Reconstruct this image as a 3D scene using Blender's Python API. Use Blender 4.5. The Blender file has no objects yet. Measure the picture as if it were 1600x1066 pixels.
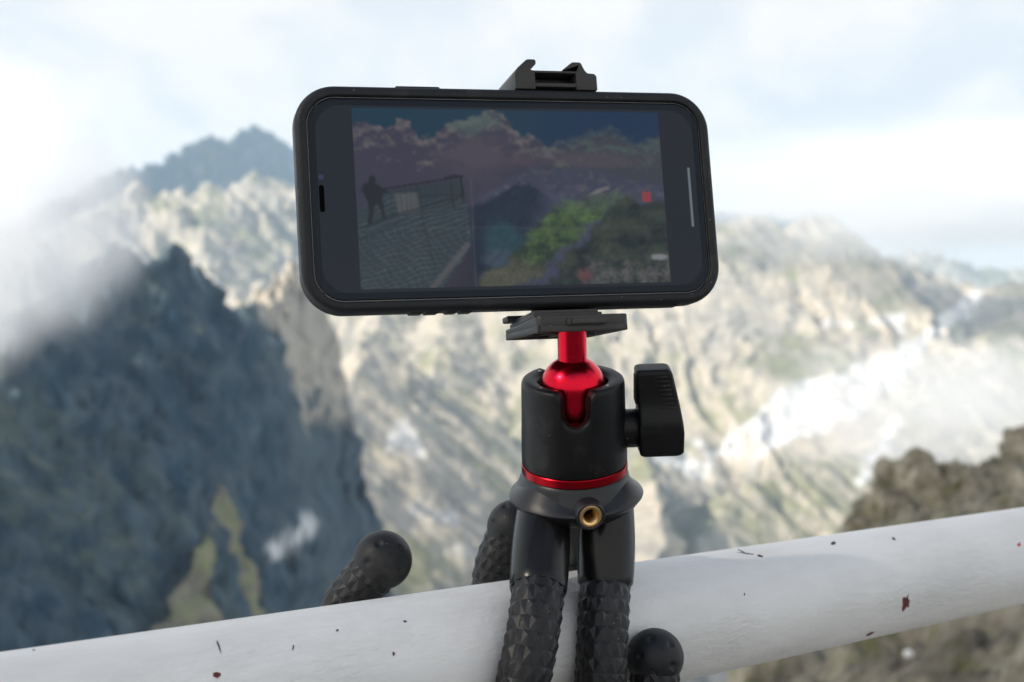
import bpy, bmesh, math, random
import numpy as np
from mathutils import Vector, Matrix, Quaternion, noise as mnoise

random.seed(7)
scene = bpy.context.scene
COL = scene.collection
rad = math.radians

# ------------------------------------------------------------------ camera, sky, sun, exposure
CAM_H = 1.25
PITCH = 3.0
cam_d = bpy.data.cameras.new('camera')
cam = bpy.data.objects.new('camera', cam_d)
COL.objects.link(cam)
cam.location = (0, 0, CAM_H)
cam.rotation_euler = (rad(90 - PITCH), 0, 0)
cam_d.sensor_width = 36
cam_d.lens = 45
cam_d.clip_start = 0.02
cam_d.clip_end = 90000
cam_d.dof.use_dof = True
cam_d.dof.focus_distance = 0.447
cam_d.dof.aperture_fstop = 15.0
scene.camera = cam
CM = Matrix.Translation((0, 0, CAM_H)) @ Matrix.Rotation(rad(90 - PITCH), 4, 'X')
FPX = 2000.0

TO_SUN = Vector((-0.715, -0.370, 0.590)).normalized()
SUN_EL = math.asin(TO_SUN.z)
SUN_AZ = math.atan2(TO_SUN.x, TO_SUN.y)

world = bpy.data.worlds.new('World')
scene.world = world
world.use_nodes = True
wn, wl = world.node_tree.nodes, world.node_tree.links
wn.clear()
w_out = wn.new('ShaderNodeOutputWorld')
w_sky = wn.new('ShaderNodeTexSky')
w_sky.sky_type = 'NISHITA'
w_sky.sun_disc = False
w_sky.sun_elevation = SUN_EL
w_sky.sun_rotation = SUN_AZ
w_sky.altitude = 2400
w_bg = wn.new('ShaderNodeBackground')
w_bg.inputs[1].default_value = 0.13
wl.new(w_sky.outputs[0], w_bg.inputs[0])
w_cb = wn.new('ShaderNodeBackground')
w_cb.inputs[1].default_value = 0.67
w_tc = wn.new('ShaderNodeTexCoord')
def w_noise(scale, detail, off, rough=0.55, dist=0.3):
    mp = wn.new('ShaderNodeMapping')
    mp.inputs['Location'].default_value = off
    mp.inputs['Scale'].default_value = (1, 1, 1.5)
    n = wn.new('ShaderNodeTexNoise')
    n.inputs['Scale'].default_value = scale
    n.inputs['Detail'].default_value = detail
    n.inputs['Roughness'].default_value = rough
    n.inputs['Distortion'].default_value = dist
    wl.new(w_tc.outputs['Generated'], mp.inputs[0])
    wl.new(mp.outputs[0], n.inputs['Vector'])
    return n
n1 = w_noise(7.0, 6, (3.1, 0.4, 1.7))
r1 = wn.new('ShaderNodeValToRGB')
r1.color_ramp.elements[0].position = 0.38
r1.color_ramp.elements[0].color = (0.81, 0.845, 0.885, 1)
r1.color_ramp.elements[1].position = 0.54
r1.color_ramp.elements[1].color = (1.0, 0.975, 0.94, 1)
wl.new(n1.outputs['Fac'], r1.inputs[0])
wl.new(r1.outputs[0], w_cb.inputs[0])
n2 = w_noise(4.5, 5, (9.3, 2.2, 5.5))
r2 = wn.new('ShaderNodeValToRGB')
r2.color_ramp.elements[0].position = 0.34
r2.color_ramp.elements[0].color = (0.15, 0.15, 0.15, 1)
r2.color_ramp.elements[1].position = 0.52
r2.color_ramp.elements[1].color = (1, 1, 1, 1)
w_sep = wn.new('ShaderNodeSeparateXYZ')
wl.new(w_tc.outputs['Generated'], w_sep.inputs[0])
w_el = wn.new('ShaderNodeMapRange')       # seen edge-on near the horizon, the cloud layer closes up
w_el.inputs['From Min'].default_value = 0.25; w_el.inputs['From Max'].default_value = 0.75
w_el.inputs['To Min'].default_value = 0.36; w_el.inputs['To Max'].default_value = -0.24
wl.new(w_sep.outputs['Z'], w_el.inputs['Value'])
w_ad = wn.new('ShaderNodeMath'); w_ad.operation = 'ADD'
wl.new(n2.outputs['Fac'], w_ad.inputs[0]); wl.new(w_el.outputs[0], w_ad.inputs[1])
wl.new(w_ad.outputs[0], r2.inputs[0])
w_mix = wn.new('ShaderNodeMixShader')
wl.new(r2.outputs[0], w_mix.inputs[0])
wl.new(w_bg.outputs[0], w_mix.inputs[1])
wl.new(w_cb.outputs[0], w_mix.inputs[2])
wl.new(w_mix.outputs[0], w_out.inputs[0])

sun_d = bpy.data.lights.new('sun', 'SUN')
sun_d.energy = 5.0
sun_d.angle = rad(0.53)
sun_d.color = (1.0, 0.89, 0.74)
sun = bpy.data.objects.new('sun', sun_d)
COL.objects.link(sun)
sun.rotation_euler = (-TO_SUN).to_track_quat('-Z', 'Y').to_euler()
sun.location = TO_SUN * 60

vs = scene.view_settings
vs.view_transform = 'Standard'
vs.look = 'None'
vs.exposure = 0.62
vs.gamma = 1.0
vs.use_curve_mapping = False
cy = scene.cycles
cy.max_bounces = 12
cy.diffuse_bounces = 3
cy.glossy_bounces = 3
cy.transmission_bounces = 4
cy.volume_bounces = 6
cy.transparent_max_bounces = 8
cy.use_denoising = True
cy.caustics_reflective = False
cy.caustics_refractive = False
cy.volume_step_rate = 1.0
cy.volume_max_steps = 256

# ------------------------------------------------------------------ helpers
def P(u, v, d):
    """Point seen at picture place (u, v) standing d metres in front of the lens."""
    return CM @ Vector(((u - 800) / FPX * d, (533 - v) / FPX * d, -d))

def CW(x, y, z):
    """camera-aligned millimetres -> world metres"""
    return CM @ Vector((x * 1e-3, y * 1e-3, z * 1e-3))

def smooth(me, on=True):
    me.polygons.foreach_set('use_smooth', [on] * len(me.polygons))

def mesh_from(name, verts, faces, mat, parent=None, smooth_on=False, world_coords=True, auto=None):
    """One mesh object; verts are world metres, stored relative to the parent's frame."""
    if parent is not None and world_coords:
        root = parent
        while root.parent is not None:
            root = root.parent
        inv = root.matrix_world.inverted()
        verts = [inv @ Vector(v) for v in verts]
    me = bpy.data.meshes.new(name)
    me.from_pydata([tuple(v) for v in verts], [], faces)
    me.update()
    bm = bmesh.new(); bm.from_mesh(me)
    bmesh.ops.recalc_face_normals(bm, faces=bm.faces)
    bm.to_mesh(me); bm.free()
    if mat: me.materials.append(mat)
    if smooth_on: smooth(me)
    if auto is not None:
        smooth(me)
        me.set_sharp_from_angle(angle=rad(auto))
    o = bpy.data.objects.new(name, me)
    COL.objects.link(o)
    if parent is not None: o.parent = parent
    return o

def empty(name, mat_world):
    o = bpy.data.objects.new(name, None)
    o.empty_display_size = 0.02
    COL.objects.link(o)
    o.matrix_world = mat_world
    bpy.context.view_layer.update()
    return o

def tag(o, label=None, cat=None, group=None, kind=None):
    if label: o['label'] = label
    if cat: o['category'] = cat
    if group: o['group'] = group
    if kind: o['kind'] = kind
    return o

class MB:
    """Collects shapes in a local frame (millimetres) given by a 4x4 matrix to world metres."""
    def __init__(self, M):
        self.M = M; self.v = []; self.f = []
    def add(self, verts, faces):
        b = len(self.v)
        self.v += [tuple(x) for x in verts]
        self.f += [[b + i for i in f] for f in faces]
    def box(self, x0, x1, y0, y1, z0, z1, bev=0.0, seg=2):
        bm = bmesh.new()
        bmesh.ops.create_cube(bm, size=1)
        for v in bm.verts:
            v.co = Vector((x0 + (v.co.x + .5) * (x1 - x0), y0 + (v.co.y + .5) * (y1 - y0), z0 + (v.co.z + .5) * (z1 - z0)))
        if bev > 0:
            bmesh.ops.bevel(bm, geom=bm.edges[:], offset=bev, segments=seg, affect='EDGES', profile=0.5)
        self.bm(bm)
    def bm(self, bm):
        bm.verts.ensure_lookup_table()
        for i, v in enumerate(bm.verts): v.index = i
        self.add([tuple(v.co) for v in bm.verts], [[v.index for v in f.verts] for f in bm.faces])
        bm.free()
    def prism(self, poly, axis, a0, a1, bev=0.0, seg=2):
        """poly in the two other axes (kept in x,y,z order), extruded along axis from a0 to a1"""
        def mk(p, a):
            if axis == 'y': return (p[0], a, p[1])
            if axis == 'x': return (a, p[0], p[1])
            return (p[0], p[1], a)
        bm = bmesh.new()
        A = [bm.verts.new(mk(p, a0)) for p in poly]
        B = [bm.verts.new(mk(p, a1)) for p in poly]
        bm.faces.new(A); bm.faces.new(B[::-1])
        n = len(poly)
        for i in range(n):
            bm.faces.new([A[i], B[i], B[(i + 1) % n], A[(i + 1) % n]])
        bmesh.ops.recalc_face_normals(bm, faces=bm.faces)
        if bev > 0:
            bmesh.ops.bevel(bm, geom=bm.edges[:], offset=bev, segments=seg, affect='EDGES', profile=0.5)
        self.bm(bm)
    def lathe(self, prof, n=64, axis='z', origin=(0, 0, 0), cap=(False, False)):
        """prof: (radius, height) pairs"""
        vs, fs = [], []
        for r, h in prof:
            for k in range(n):
                a = 2 * math.pi * k / n
                c, s = r * math.cos(a), r * math.sin(a)
                p = {'z': (c, s, h), 'x': (h, c, s), 'y': (c, h, s)}[axis]
                vs.append((p[0] + origin[0], p[1] + origin[1], p[2] + origin[2]))
        for j in range(len(prof) - 1):
            for k in range(n):
                a, b = j * n + k, j * n + (k + 1) % n
                fs.append([a, b, b + n, a + n])
        if cap[0]: fs.append(list(range(n))[::-1])
        if cap[1]: fs.append(list(range((len(prof) - 1) * n, len(prof) * n)))
        self.add(vs, fs)
    def build(self, name, mat, parent=None, smooth_on=False, auto=None):
        M = self.M
        return mesh_from(name, [M @ Vector((a * 1e-3, b * 1e-3, c * 1e-3)) for a, b, c in self.v], self.f, mat, parent, smooth_on, True, auto)

# ------------------------------------------------------------------ materials
def new_mat(name):
    m = bpy.data.materials.new(name)
    m.use_nodes = True
    nt = m.node_tree
    b = nt.nodes['Principled BSDF']
    return m, nt, b

def plain(name, color, rough, metal=0.0, var=0.15, vscale=40.0, bump=0.0, bscale=800.0, spec=0.5, coat=0.0, dust=0.0):
    m, nt, b = new_mat(name)
    N, L = nt.nodes, nt.links
    tc = N.new('ShaderNodeTexCoord')
    n = N.new('ShaderNodeTexNoise'); n.inputs['Scale'].default_value = vscale; n.inputs['Detail'].default_value = 5
    L.new(tc.outputs['Object'], n.inputs['Vector'])
    mr = N.new('ShaderNodeMapRange')
    mr.inputs['From Min'].default_value = 0.25; mr.inputs['From Max'].default_value = 0.75
    mr.inputs['To Min'].default_value = 1 - var; mr.inputs['To Max'].default_value = 1 + var
    L.new(n.outputs['Fac'], mr.inputs['Value'])
    mx = N.new('ShaderNodeMix'); mx.data_type = 'RGBA'; mx.blend_type = 'MULTIPLY'
    mx.inputs['Factor'].default_value = 1.0
    mx.inputs['A'].default_value = (*color, 1)
    L.new(mr.outputs[0], mx.inputs['B'])
    last = mx.outputs['Result']
    if dust > 0:      # stray grains of dust and faint dull smears
        vo = N.new('ShaderNodeTexVoronoi'); vo.inputs['Scale'].default_value = 750
        L.new(tc.outputs['Object'], vo.inputs['Vector'])
        sp = N.new('ShaderNodeSeparateColor'); L.new(vo.outputs['Color'], sp.inputs[0])
        c1 = N.new('ShaderNodeMath'); c1.operation = 'LESS_THAN'; c1.inputs[1].default_value = 0.17; L.new(vo.outputs['Distance'], c1.inputs[0])
        c2 = N.new('ShaderNodeMath'); c2.operation = 'LESS_THAN'; c2.inputs[1].default_value = dust; L.new(sp.outputs[0], c2.inputs[0])
        c3 = N.new('ShaderNodeMath'); c3.operation = 'MULTIPLY'; L.new(c1.outputs[0], c3.inputs[0]); L.new(c2.outputs[0], c3.inputs[1])
        sm_ = N.new('ShaderNodeTexNoise'); sm_.inputs['Scale'].default_value = 110; sm_.inputs['Detail'].default_value = 7; L.new(tc.outputs['Object'], sm_.inputs['Vector'])
        s2 = N.new('ShaderNodeMapRange'); s2.inputs['From Min'].default_value = .56; s2.inputs['From Max'].default_value = .74; s2.inputs['To Max'].default_value = .10; L.new(sm_.outputs['Fac'], s2.inputs['Value'])
        c4 = N.new('ShaderNodeMath'); c4.operation = 'MAXIMUM'; L.new(c3.outputs[0], c4.inputs[0]); L.new(s2.outputs[0], c4.inputs[1])
        dm = N.new('ShaderNodeMix'); dm.data_type = 'RGBA'; dm.inputs['B'].default_value = (.16, .15, .14, 1)
        L.new(c4.outputs[0], dm.inputs['Factor']); L.new(last, dm.inputs['A']); last = dm.outputs['Result']
    L.new(last, b.inputs['Base Color'])
    r = N.new('ShaderNodeMapRange')
    r.inputs['From Min'].default_value = 0.3; r.inputs['From Max'].default_value = 0.7
    r.inputs['To Min'].default_value = max(0.02, rough * 0.88); r.inputs['To Max'].default_value = min(1, rough * 1.12)
    L.new(n.outputs['Fac'], r.inputs['Value'])
    L.new(r.outputs[0], b.inputs['Roughness'])
    b.inputs['Metallic'].default_value = metal
    b.inputs['Specular IOR Level'].default_value = spec
    b.inputs['Coat Weight'].default_value = coat
    if bump > 0:
        n2 = N.new('ShaderNodeTexNoise'); n2.inputs['Scale'].default_value = bscale; n2.inputs['Detail'].default_value = 4
        L.new(tc.outputs['Object'], n2.inputs['Vector'])
        bp = N.new('ShaderNodeBump'); bp.inputs['Strength'].default_value = bump; bp.inputs['Distance'].default_value = 0.0004
        L.new(n2.outputs['Fac'], bp.inputs['Height'])
        L.new(bp.outputs[0], b.inputs['Normal'])
    return m

M_CASE = plain('case_rubber', (0.011, 0.012, 0.0135), 0.5, var=0.12, vscale=60, bump=0.12, bscale=2500, spec=0.28, dust=0.06)
M_FRAME = plain('phone_frame_metal', (0.03, 0.03, 0.03), 0.3, metal=1.0)
M_GLASS = plain('phone_glass', (0.004, 0.005, 0.007), 0.03, var=0.05, spec=0.29)
M_GLASS.node_tree.nodes['Principled BSDF'].inputs['Specular Tint'].default_value = (0.68, 0.82, 1.0, 1)
M_EDGE = plain('glass_edge', (0.35, 0.34, 0.33), 0.25)
M_PLASTIC = plain('grey_black_plastic', (0.030, 0.028, 0.026), 0.46, var=0.12, vscale=90, bump=0.2, bscale=1800, spec=0.4, dust=0.06)
M_HEAD = plain('matte_black_coat', (0.006, 0.006, 0.0064), 0.42, var=0.1, vscale=70, bump=0.1, bscale=3000, spec=0.24, dust=0.02)
M_COLLAR = plain('satin_black_collar', (0.013, 0.0135, 0.015), 0.34, var=0.1, bump=0.12, bscale=3000, spec=0.4, dust=0.02)
M_SOCKET = plain('glossy_black_plastic', (0.007, 0.0065, 0.006), 0.27, var=0.1, bump=0.05, bscale=1500, spec=0.32)
M_RUBBER = plain('leg_rubber', (0.009, 0.009, 0.0095), 0.42, var=0.2, vscale=120, bump=0.25, bscale=1600, spec=0.35, dust=0.06)
M_FOOT = plain('foot_rubber', (0.012, 0.0125, 0.0135), 0.52, var=0.2, vscale=150, bump=0.3, bscale=1600, spec=0.35, dust=0.06)
M_RED = plain('red_anodised', (0.72, 0.012, 0.035), 0.27, metal=1.0, var=0.04)
M_REDRING = plain('red_ring', (0.40, 0.008, 0.016), 0.27, metal=1.0, var=0.08)
M_BRASS = plain('brass', (0.85, 0.55, 0.24), 0.28, metal=1.0, var=0.08)
M_DARK = plain('hole_shade', (0.004, 0.004, 0.004), 0.7)  # near-black standing in for the shade inside holes and recesses
M_STEEL = plain('steel_pin', (0.35, 0.35, 0.35), 0.35, metal=1.0)

# ------------------------------------------------------------------ numpy noise
_rs = np.random.RandomState(11)
_perm = _rs.permutation(512)
_ga = _rs.rand(512) * 2 * np.pi
_gx, _gy = np.cos(_ga), np.sin(_ga)
def perlin(x, y):
    xi = np.floor(x).astype(np.int64); yi = np.floor(y).astype(np.int64)
    xf = x - xi; yf = y - yi
    u = xf * xf * xf * (xf * (xf * 6 - 15) + 10); v = yf * yf * yf * (yf * (yf * 6 - 15) + 10)
    def g(ix, iy, dx, dy):
        h = _perm[(_perm[ix & 511] + iy) & 511]
        return _gx[h] * dx + _gy[h] * dy
    a = g(xi, yi, xf, yf); b = g(xi + 1, yi, xf - 1, yf)
    c = g(xi, yi + 1, xf, yf - 1); d = g(xi + 1, yi + 1, xf - 1, yf - 1)
    return (a + u * (b - a)) * (1 - v) + (c + u * (d - c)) * v     # about -0.7..0.7
def fbm(x, y, o=5, g=0.5):
    s = 0; a = 1.0; f = 1.0
    for i in range(o):
        s = s + a * perlin(x * f + 17.3 * i, y * f - 9.1 * i); a *= g; f *= 2.03
    return s
def ridged(x, y, o=4, g=0.5):
    s = 0; a = 1.0; f = 1.0; n = 0
    for i in range(o):
        s = s + a * (1 - 2.0 * np.abs(perlin(x * f + 31.7 * i, y * f + 5.3 * i))); n += a; a *= g; f *= 2.1
    return s / n           # about 0..1
def sstep(a, b, x):
    t = np.clip((x - a) / (b - a), 0, 1)
    return t * t * (3 - 2 * t)
def in_poly(u, v, poly):
    inside = np.zeros(u.shape, bool)
    n = len(poly)
    for i in range(n):
        x0, y0 = poly[i]; x1, y1 = poly[(i + 1) % n]
        if y0 == y1: continue
        c = ((y0 > v) != (y1 > v)) & (u < (x1 - x0) * (v - y0) / (y1 - y0) + x0)
        inside ^= c
    return inside
def seg_dist(u, v, pts):
    d = np.full(u.shape, 1e9)
    for (x0, y0), (x1, y1) in zip(pts[:-1], pts[1:]):
        L2 = (x1 - x0) ** 2 + (y1 - y0) ** 2
        t = np.clip(((u - x0) * (x1 - x0) + (v - y0) * (y1 - y0)) / L2, 0, 1)
        d = np.minimum(d, np.hypot(u - x0 - t * (x1 - x0), v - y0 - t * (y1 - y0)))
    return d

# ------------------------------------------------------------------ mountains: ridges laid out in plan, slopes falling from them
def crest(pts, k=1.0):
    return [tuple(P(u, v, d * k)) for u, v, d in pts]
KA = 0.62        # the dark ridge on the left is the nearest of them
R_A = crest([(-1000, 700, 210), (-500, 700, 300), (-150, 620, 400), (0, 560, 480), (100, 470, 570), (150, 412, 620), (190, 382, 650), (222, 398, 680),
             (245, 420, 715), (272, 402, 740), (300, 428, 780), (345, 478, 850), (376, 500, 900), (398, 478, 960), (440, 442, 1050), (478, 440, 1095), (500, 462, 1120)], KA)
R_RIB = crest([(345, 766, 572), (330, 825, 519), (296, 892, 466), (256, 955, 424), (222, 1012, 390), (178, 1090, 357)], KA)
R_C = crest([(300, 470, 2300), (470, 430, 2200), (600, 400, 2100), (800, 385, 2150), (1000, 365, 2200), (1100, 345, 2200), (1125, 352, 2210), (1165, 332, 2220), (1192, 338, 2230), (1215, 362, 2240),
             (1250, 345, 2260), (1285, 338, 2280), (1312, 360, 2300), (1340, 378, 2300), (1400, 415, 2300), (1470, 438, 2330), (1530, 455, 2330), (1600, 440, 2250), (1700, 420, 2200), (2200, 380, 2200)])
R_S1 = crest([(860, 390, 2150), (840, 480, 1950), (780, 600, 1720), (762, 700, 1470), (748, 800, 1290), (738, 900, 1120), (725, 990, 1000)])
R_S2 = crest([(1250, 345, 2260), (1200, 470, 2020), (1110, 560, 1850), (1040, 640, 1700), (1020, 760, 1480), (1000, 880, 1300)])
R_S3 = crest([(1620, 440, 2260), (1560, 520, 2000), (1480, 600, 1750), (1360, 700, 1500), (1240, 740, 1400), (1140, 770, 1340), (1090, 860, 1200), (1080, 960, 1100)])
R_S4 = crest([(600, 400, 2100), (590, 500, 1850), (575, 600, 1600), (562, 700, 1380), (548, 800, 1200), (534, 900, 1050), (520, 1000, 950)])
R_S6 = crest([(700, 395, 2120), (690, 520, 1800), (668, 640, 1500), (655, 760, 1270), (640, 880, 1080), (630, 980, 950)])
R_S8 = crest([(880, 380, 2180), (884, 500, 1900), (880, 620, 1600), (868, 740, 1350), (860, 860, 1150), (850, 980, 1000)])
R_S5 = crest([(1900, 500, 2000), (1750, 620, 1650), (1620, 720, 1400), (1500, 820, 1200), (1420, 900, 1100)])
R_D = crest([(0, 345, 2800), (100, 310, 2950), (140, 288, 3050), (180, 264, 3200), (215, 262, 3350), (240, 258, 3450), (275, 238, 3600), (305, 222, 3700), (330, 212, 3800), (360, 219, 3900), (385, 200, 4050),
             (402, 194, 4150), (425, 206, 4250), (450, 226, 4400), (500, 240, 4700), (700, 270, 5000), (1000, 310, 5300), (1150, 330, 5500), (1300, 350, 5800)])
R_N1 = crest([(1010, 690, 1330), (1022, 740, 1230), (1030, 800, 1130), (1022, 870, 1040), (1015, 960, 940)])
R_E = crest([(-100, 400, 2150), (60, 365, 2280), (150, 335, 2400), (200, 298, 2480), (216, 289, 2520), (245, 305, 2570), (290, 305, 2640), (330, 292, 2700), (365, 296, 2760), (400, 272, 2820), (432, 285, 2860), (470, 300, 2920), (560, 330, 3000)])
R_E2 = crest([(330, 292, 2700), (310, 350, 2450), (330, 420, 2200), (380, 480, 2000)])
R_F = crest([(1200, 420, 5000), (1380, 402, 5150), (1450, 394, 5200), (1500, 408, 5250), (1560, 424, 5300), (1650, 415, 5300), (2000, 400, 5300)])
R_G = crest([(566, 520, 1420), (560, 556, 1330), (536, 620, 1180), (515, 680, 1060), (502, 760, 920), (496, 840, 800), (488, 920, 700), (470, 1020, 590)])

def ridge_height(X, Y, R, k, gul=0.0, lam=60.0, jag=0.0, seed=0.0, kl=None, cliff=None, power=1.0, end=None):
    best = np.full(X.shape, 1e12); zc = np.zeros(X.shape); sa = np.zeros(X.shape); side = np.zeros(X.shape)
    s0 = 0.0; past = np.zeros(X.shape); nseg = len(R) - 1; si = 0
    for (x0, y0, z0), (x1, y1, z1) in zip(R[:-1], R[1:]):
        dx, dy = x1 - x0, y1 - y0
        L = math.hypot(dx, dy)
        t0_ = ((X - x0) * dx + (Y - y0) * dy) / (L * L); t = np.clip(t0_, 0, 1); si += 1
        d = np.hypot(X - x0 - t * dx, Y - y0 - t * dy)
        m = d < best
        best = np.where(m, d, best); zc = np.where(m, z0 + t * (z1 - z0), zc); sa = np.where(m, s0 + t * L, sa)
        side = np.where(m, np.sign((X - x0) * dy - (Y - y0) * dx), side)      # +1: right of the crest
        if si == nseg: past = np.where(m, np.maximum(t0_ - 1, 0) * L, 0 * past)
        s0 += L
    kk = k if kl is None else np.where(side > 0, k, kl)
    drop = kk * best if power == 1 else kk * (best ** power) * (100.0 ** (1 - power))
    if cliff is not None:
        D = cliff(Y)
        drop = np.where(side > 0, k * np.minimum(best, D) + 5.0 * np.maximum(best - D, 0), drop)
    if end is not None: drop = drop + end * past
    h = zc - drop
    if jag: h = h + jag * (ridged(sa / 45.0 + seed, sa * 0 + seed, 4, 0.55) - 0.62) * np.exp(-best / 120.0) * 2
    if gul:
        w = fbm(X / 180.0 + seed, Y / 180.0, 3) * 0.35
        g = ridged((sa + side * 0.15 * best) / lam + w + seed, best / (lam * 5) + seed * 3 + 7 * side, 4, 0.55)
        h = h + gul * (g - 0.6) * sstep(0, 1.2 * lam, best) 
    return h

nu, nd = 840, 800
uu = np.interp(np.linspace(0, 1, nu), [0, .06, .94, 1], [-0.95, -0.48, 0.48, 0.95])
ctl_d = np.array([4, 40, 120, 190, 560, 1300, 2400, 3300, 4300, 5200, 6100.0])
ctl_n = np.array([0, 20, 45, 80, 270, 420, 620, 690, 735, 770, nd - 1.0])
dd = np.exp(np.interp(np.arange(nd), ctl_n, np.log(ctl_d)))
U, D_ = np.meshgrid(uu, dd)
X = U * D_; Y = D_.copy()
def height(X, Y):
    wx = fbm(X / 90.0, Y / 90.0, 3) * 14 * sstep(250, 1000, Y); wy = fbm(X / 90.0 + 40, Y / 90.0 + 9, 3) * 14 * sstep(250, 1000, Y)
    Xw, Yw = X + wx, Y + wy
    cl = lambda y: np.interp(y / KA, [200, 450, 601, 864, 1195, 1400], [125, 96, 60, 26, 0, -6]) * KA + 10 * fbm(y / 55.0 + 2, y * 0 + .7, 4)
    h = np.full(X.shape, -430.0) - 0 * X
    h = np.maximum(h, -1200 + 0 * X)
    lay = [
        (R_A, dict(k=1.12, kl=0.9, gul=9, lam=20, jag=9, seed=1.3, cliff=cl, end=3.0)),
        (R_RIB, dict(k=3.4, kl=3.4, gul=10, lam=9, jag=5, seed=2.1)),
        (R_C, dict(k=0.50, gul=80, lam=150, jag=24, seed=3.7)),
        (R_G, dict(k=1.6, kl=0.75, gul=30, lam=50, jag=8, seed=13.9)),
        (R_S1, dict(k=0.6, gul=42, lam=66, jag=16, seed=4.2)),
        (R_S2, dict(k=0.85, gul=44, lam=85, jag=14, seed=5.9)),
        (R_S3, dict(k=0.60, gul=40, lam=100, jag=14, seed=6.4)),
        (R_S4, dict(k=0.62, gul=42, lam=70, jag=16, seed=7.7)),
        (R_S6, dict(k=0.58, gul=42, lam=64, jag=16, seed=16.1)),
        (R_S8, dict(k=0.58, gul=42, lam=70, jag=16, seed=17.3)),
        (R_S5, dict(k=0.60, gul=40, lam=100, jag=14, seed=8.8)),
        (R_N1, dict(k=0.4, kl=2.6, gul=8, lam=40, jag=8, seed=14.2)),
        (R_D, dict(k=1.35, gul=36, lam=150, jag=26, seed=9.1)),
        (R_E, dict(k=0.68, gul=110, lam=85, jag=22, seed=10.3)),
        (R_E2, dict(k=0.6, gul=50, lam=100, jag=14, seed=11.3)),
        (R_F, dict(k=0.6, gul=60, lam=250, jag=40, seed=12.6)),
    ]
    which = np.zeros(X.shape, int)
    for i, (R, kw) in enumerate(lay):
        hi = ridge_height(Xw, Yw, R, **kw)
        m = hi > h
        h = np.where(m, hi, h); which = np.where(m, i + 1, which)
    # the summit the rail stands on drops away steeply
    rr = np.hypot(X, Y)
    hs = -1.5 - 1.25 * rr
    which = np.where(hs > h, 0, which)
    h = np.maximum(h, hs)
    far = sstep(90, 330, Y); WH0 = which
    sc = np.clip(Y / 1500.0, 0.25, 2.0)
    h = h + far * ((WH0 == 1) * (9 * (ridged(X / 16.0 + 3, Y / 23.0, 4, .6) - .55) + 7 * fbm(X / 9.0, Y / 13.0, 4)) * .62 * (1 + 1.2 * sstep(560, 640, Y)) + fbm(X / 60.0, Y / 60.0, 5, 0.55) * 5 * sc + (ridged(X / 52.0, Y / 52.0, 4, .45) - .6) * 6 * sc)
    return h, which
H, WH = height(X, Y)
H = H - (Y * Y + X * X) / (2 * 6371000.0)
# ledges and buttresses: steep faces are pushed in and out, following height as well as plan
dsc = np.clip(Y / 1400.0, 0.30, 1.6) * sstep(120, 300, Y) * (1 - sstep(4800, 5600, Y))
gx_ = np.gradient(H, axis=1) / np.gradient(X, axis=1)
stp = 0.25 + 0.75 * sstep(0.5, 1.6, np.abs(gx_))
X0_, Y0_ = X.copy(), Y.copy()
X = X + dsc * stp * (15 * fbm(Y0_ / (42 * dsc + 1), H / (26 * dsc + 1), 5, .55) + 5 * fbm((X0_ + Y0_) / (14 * dsc + 1), H / (9 * dsc + 1), 3))
Y = Y + dsc * stp * 13 * fbm(X0_ / (42 * dsc + 1) + 31, H / (26 * dsc + 1) + 7, 5, .55)
n_w = fbm((X0_ + .6 * Y0_) / (22 * dsc + 2), H / (16 * dsc + 2), 5, .6)

# what each place is made of: granite, darker rock, turf, old snow; dark ridges have shade in their colour
pv = 533 - FPX * ((H - CAM_H) * math.cos(rad(PITCH)) + Y * math.sin(rad(PITCH))) / (Y * math.cos(rad(PITCH)) - (H - CAM_H) * math.sin(rad(PITCH)))
pu = 800 + FPX * X / (Y * math.cos(rad(PITCH)) - (H - CAM_H) * math.sin(rad(PITCH)))
dHd = np.gradient(H, axis=0) / np.maximum(np.gradient(Y, axis=0), 1e-6)
dHu = np.gradient(H, axis=1) / np.maximum(np.gradient(X, axis=1), 1e-6)
steep = np.hypot(dHd, dHu)
n_a = fbm(X / 260.0, Y / 260.0, 6); n_b = fbm(X / 35.0 + 8, Y / 35.0, 5); n_c = fbm(X / 60.0 - 30, Y / 60.0 + 11, 5)
rockA = np.array([0.43, 0.392, 0.325]); rockB = np.array([0.28, 0.27, 0.245]); rockShade = np.array([0.022, 0.050, 0.078]); turf = np.array([0.19, 0.20, 0.095]); snow = np.array([0.62, 0.63, 0.64]); scree = np.array([0.48, 0.455, 0.40])
m_b = sstep(-0.2, 0.5, n_a + 0.4 * n_b + .7 * n_w)[..., None]
col = rockA * (1 - m_b) + rockB * m_b
m_s = (sstep(0.05, 0.4, n_c) * (1 - sstep(0.5, 0.9, steep)))[..., None] * 0.8
col = col * (1 - m_s) + scree * m_s
shadedA = (WH == 1) & ((Y < 600) | (pv > 640 + 120 * n_w))  # shaded part of the left ridge; its sunlit crags keep pale rock
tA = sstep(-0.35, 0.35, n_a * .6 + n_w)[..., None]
colShadeA = rockShade * tA + np.array([0.066, 0.098, 0.120]) * (1 - tA)  # the flank's blue shade is put into its rock colour
col = np.where(shadedA[..., None], colShadeA, col)
col = np.where((WH == 13)[..., None], np.array([0.085, 0.120, 0.155]) * (1 + .5 * n_w[..., None]), col)  # far left ridge: its blue shade is put into the rock colour
m_g = (sstep(-0.1, 0.35, n_c * .6 + 0.8 * fbm(X / 300.0 + 7, Y / 300.0 - 3, 5)) * (1 - sstep(0.8, 1.5, steep)) * 0.75)[..., None]
m_g = np.where(shadedA[..., None], m_g * 0.4, m_g)
m_g = np.where((WH == 2)[..., None], np.maximum(m_g, 0.85 * sstep(-.25, .25, n_w)[..., None]), m_g)
col = np.where((WH == 2)[..., None], np.array([.22, .20, .155]) * (1 + .8 * n_w[..., None]), col)
col = col * (1 - m_g) + turf * m_g
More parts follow.
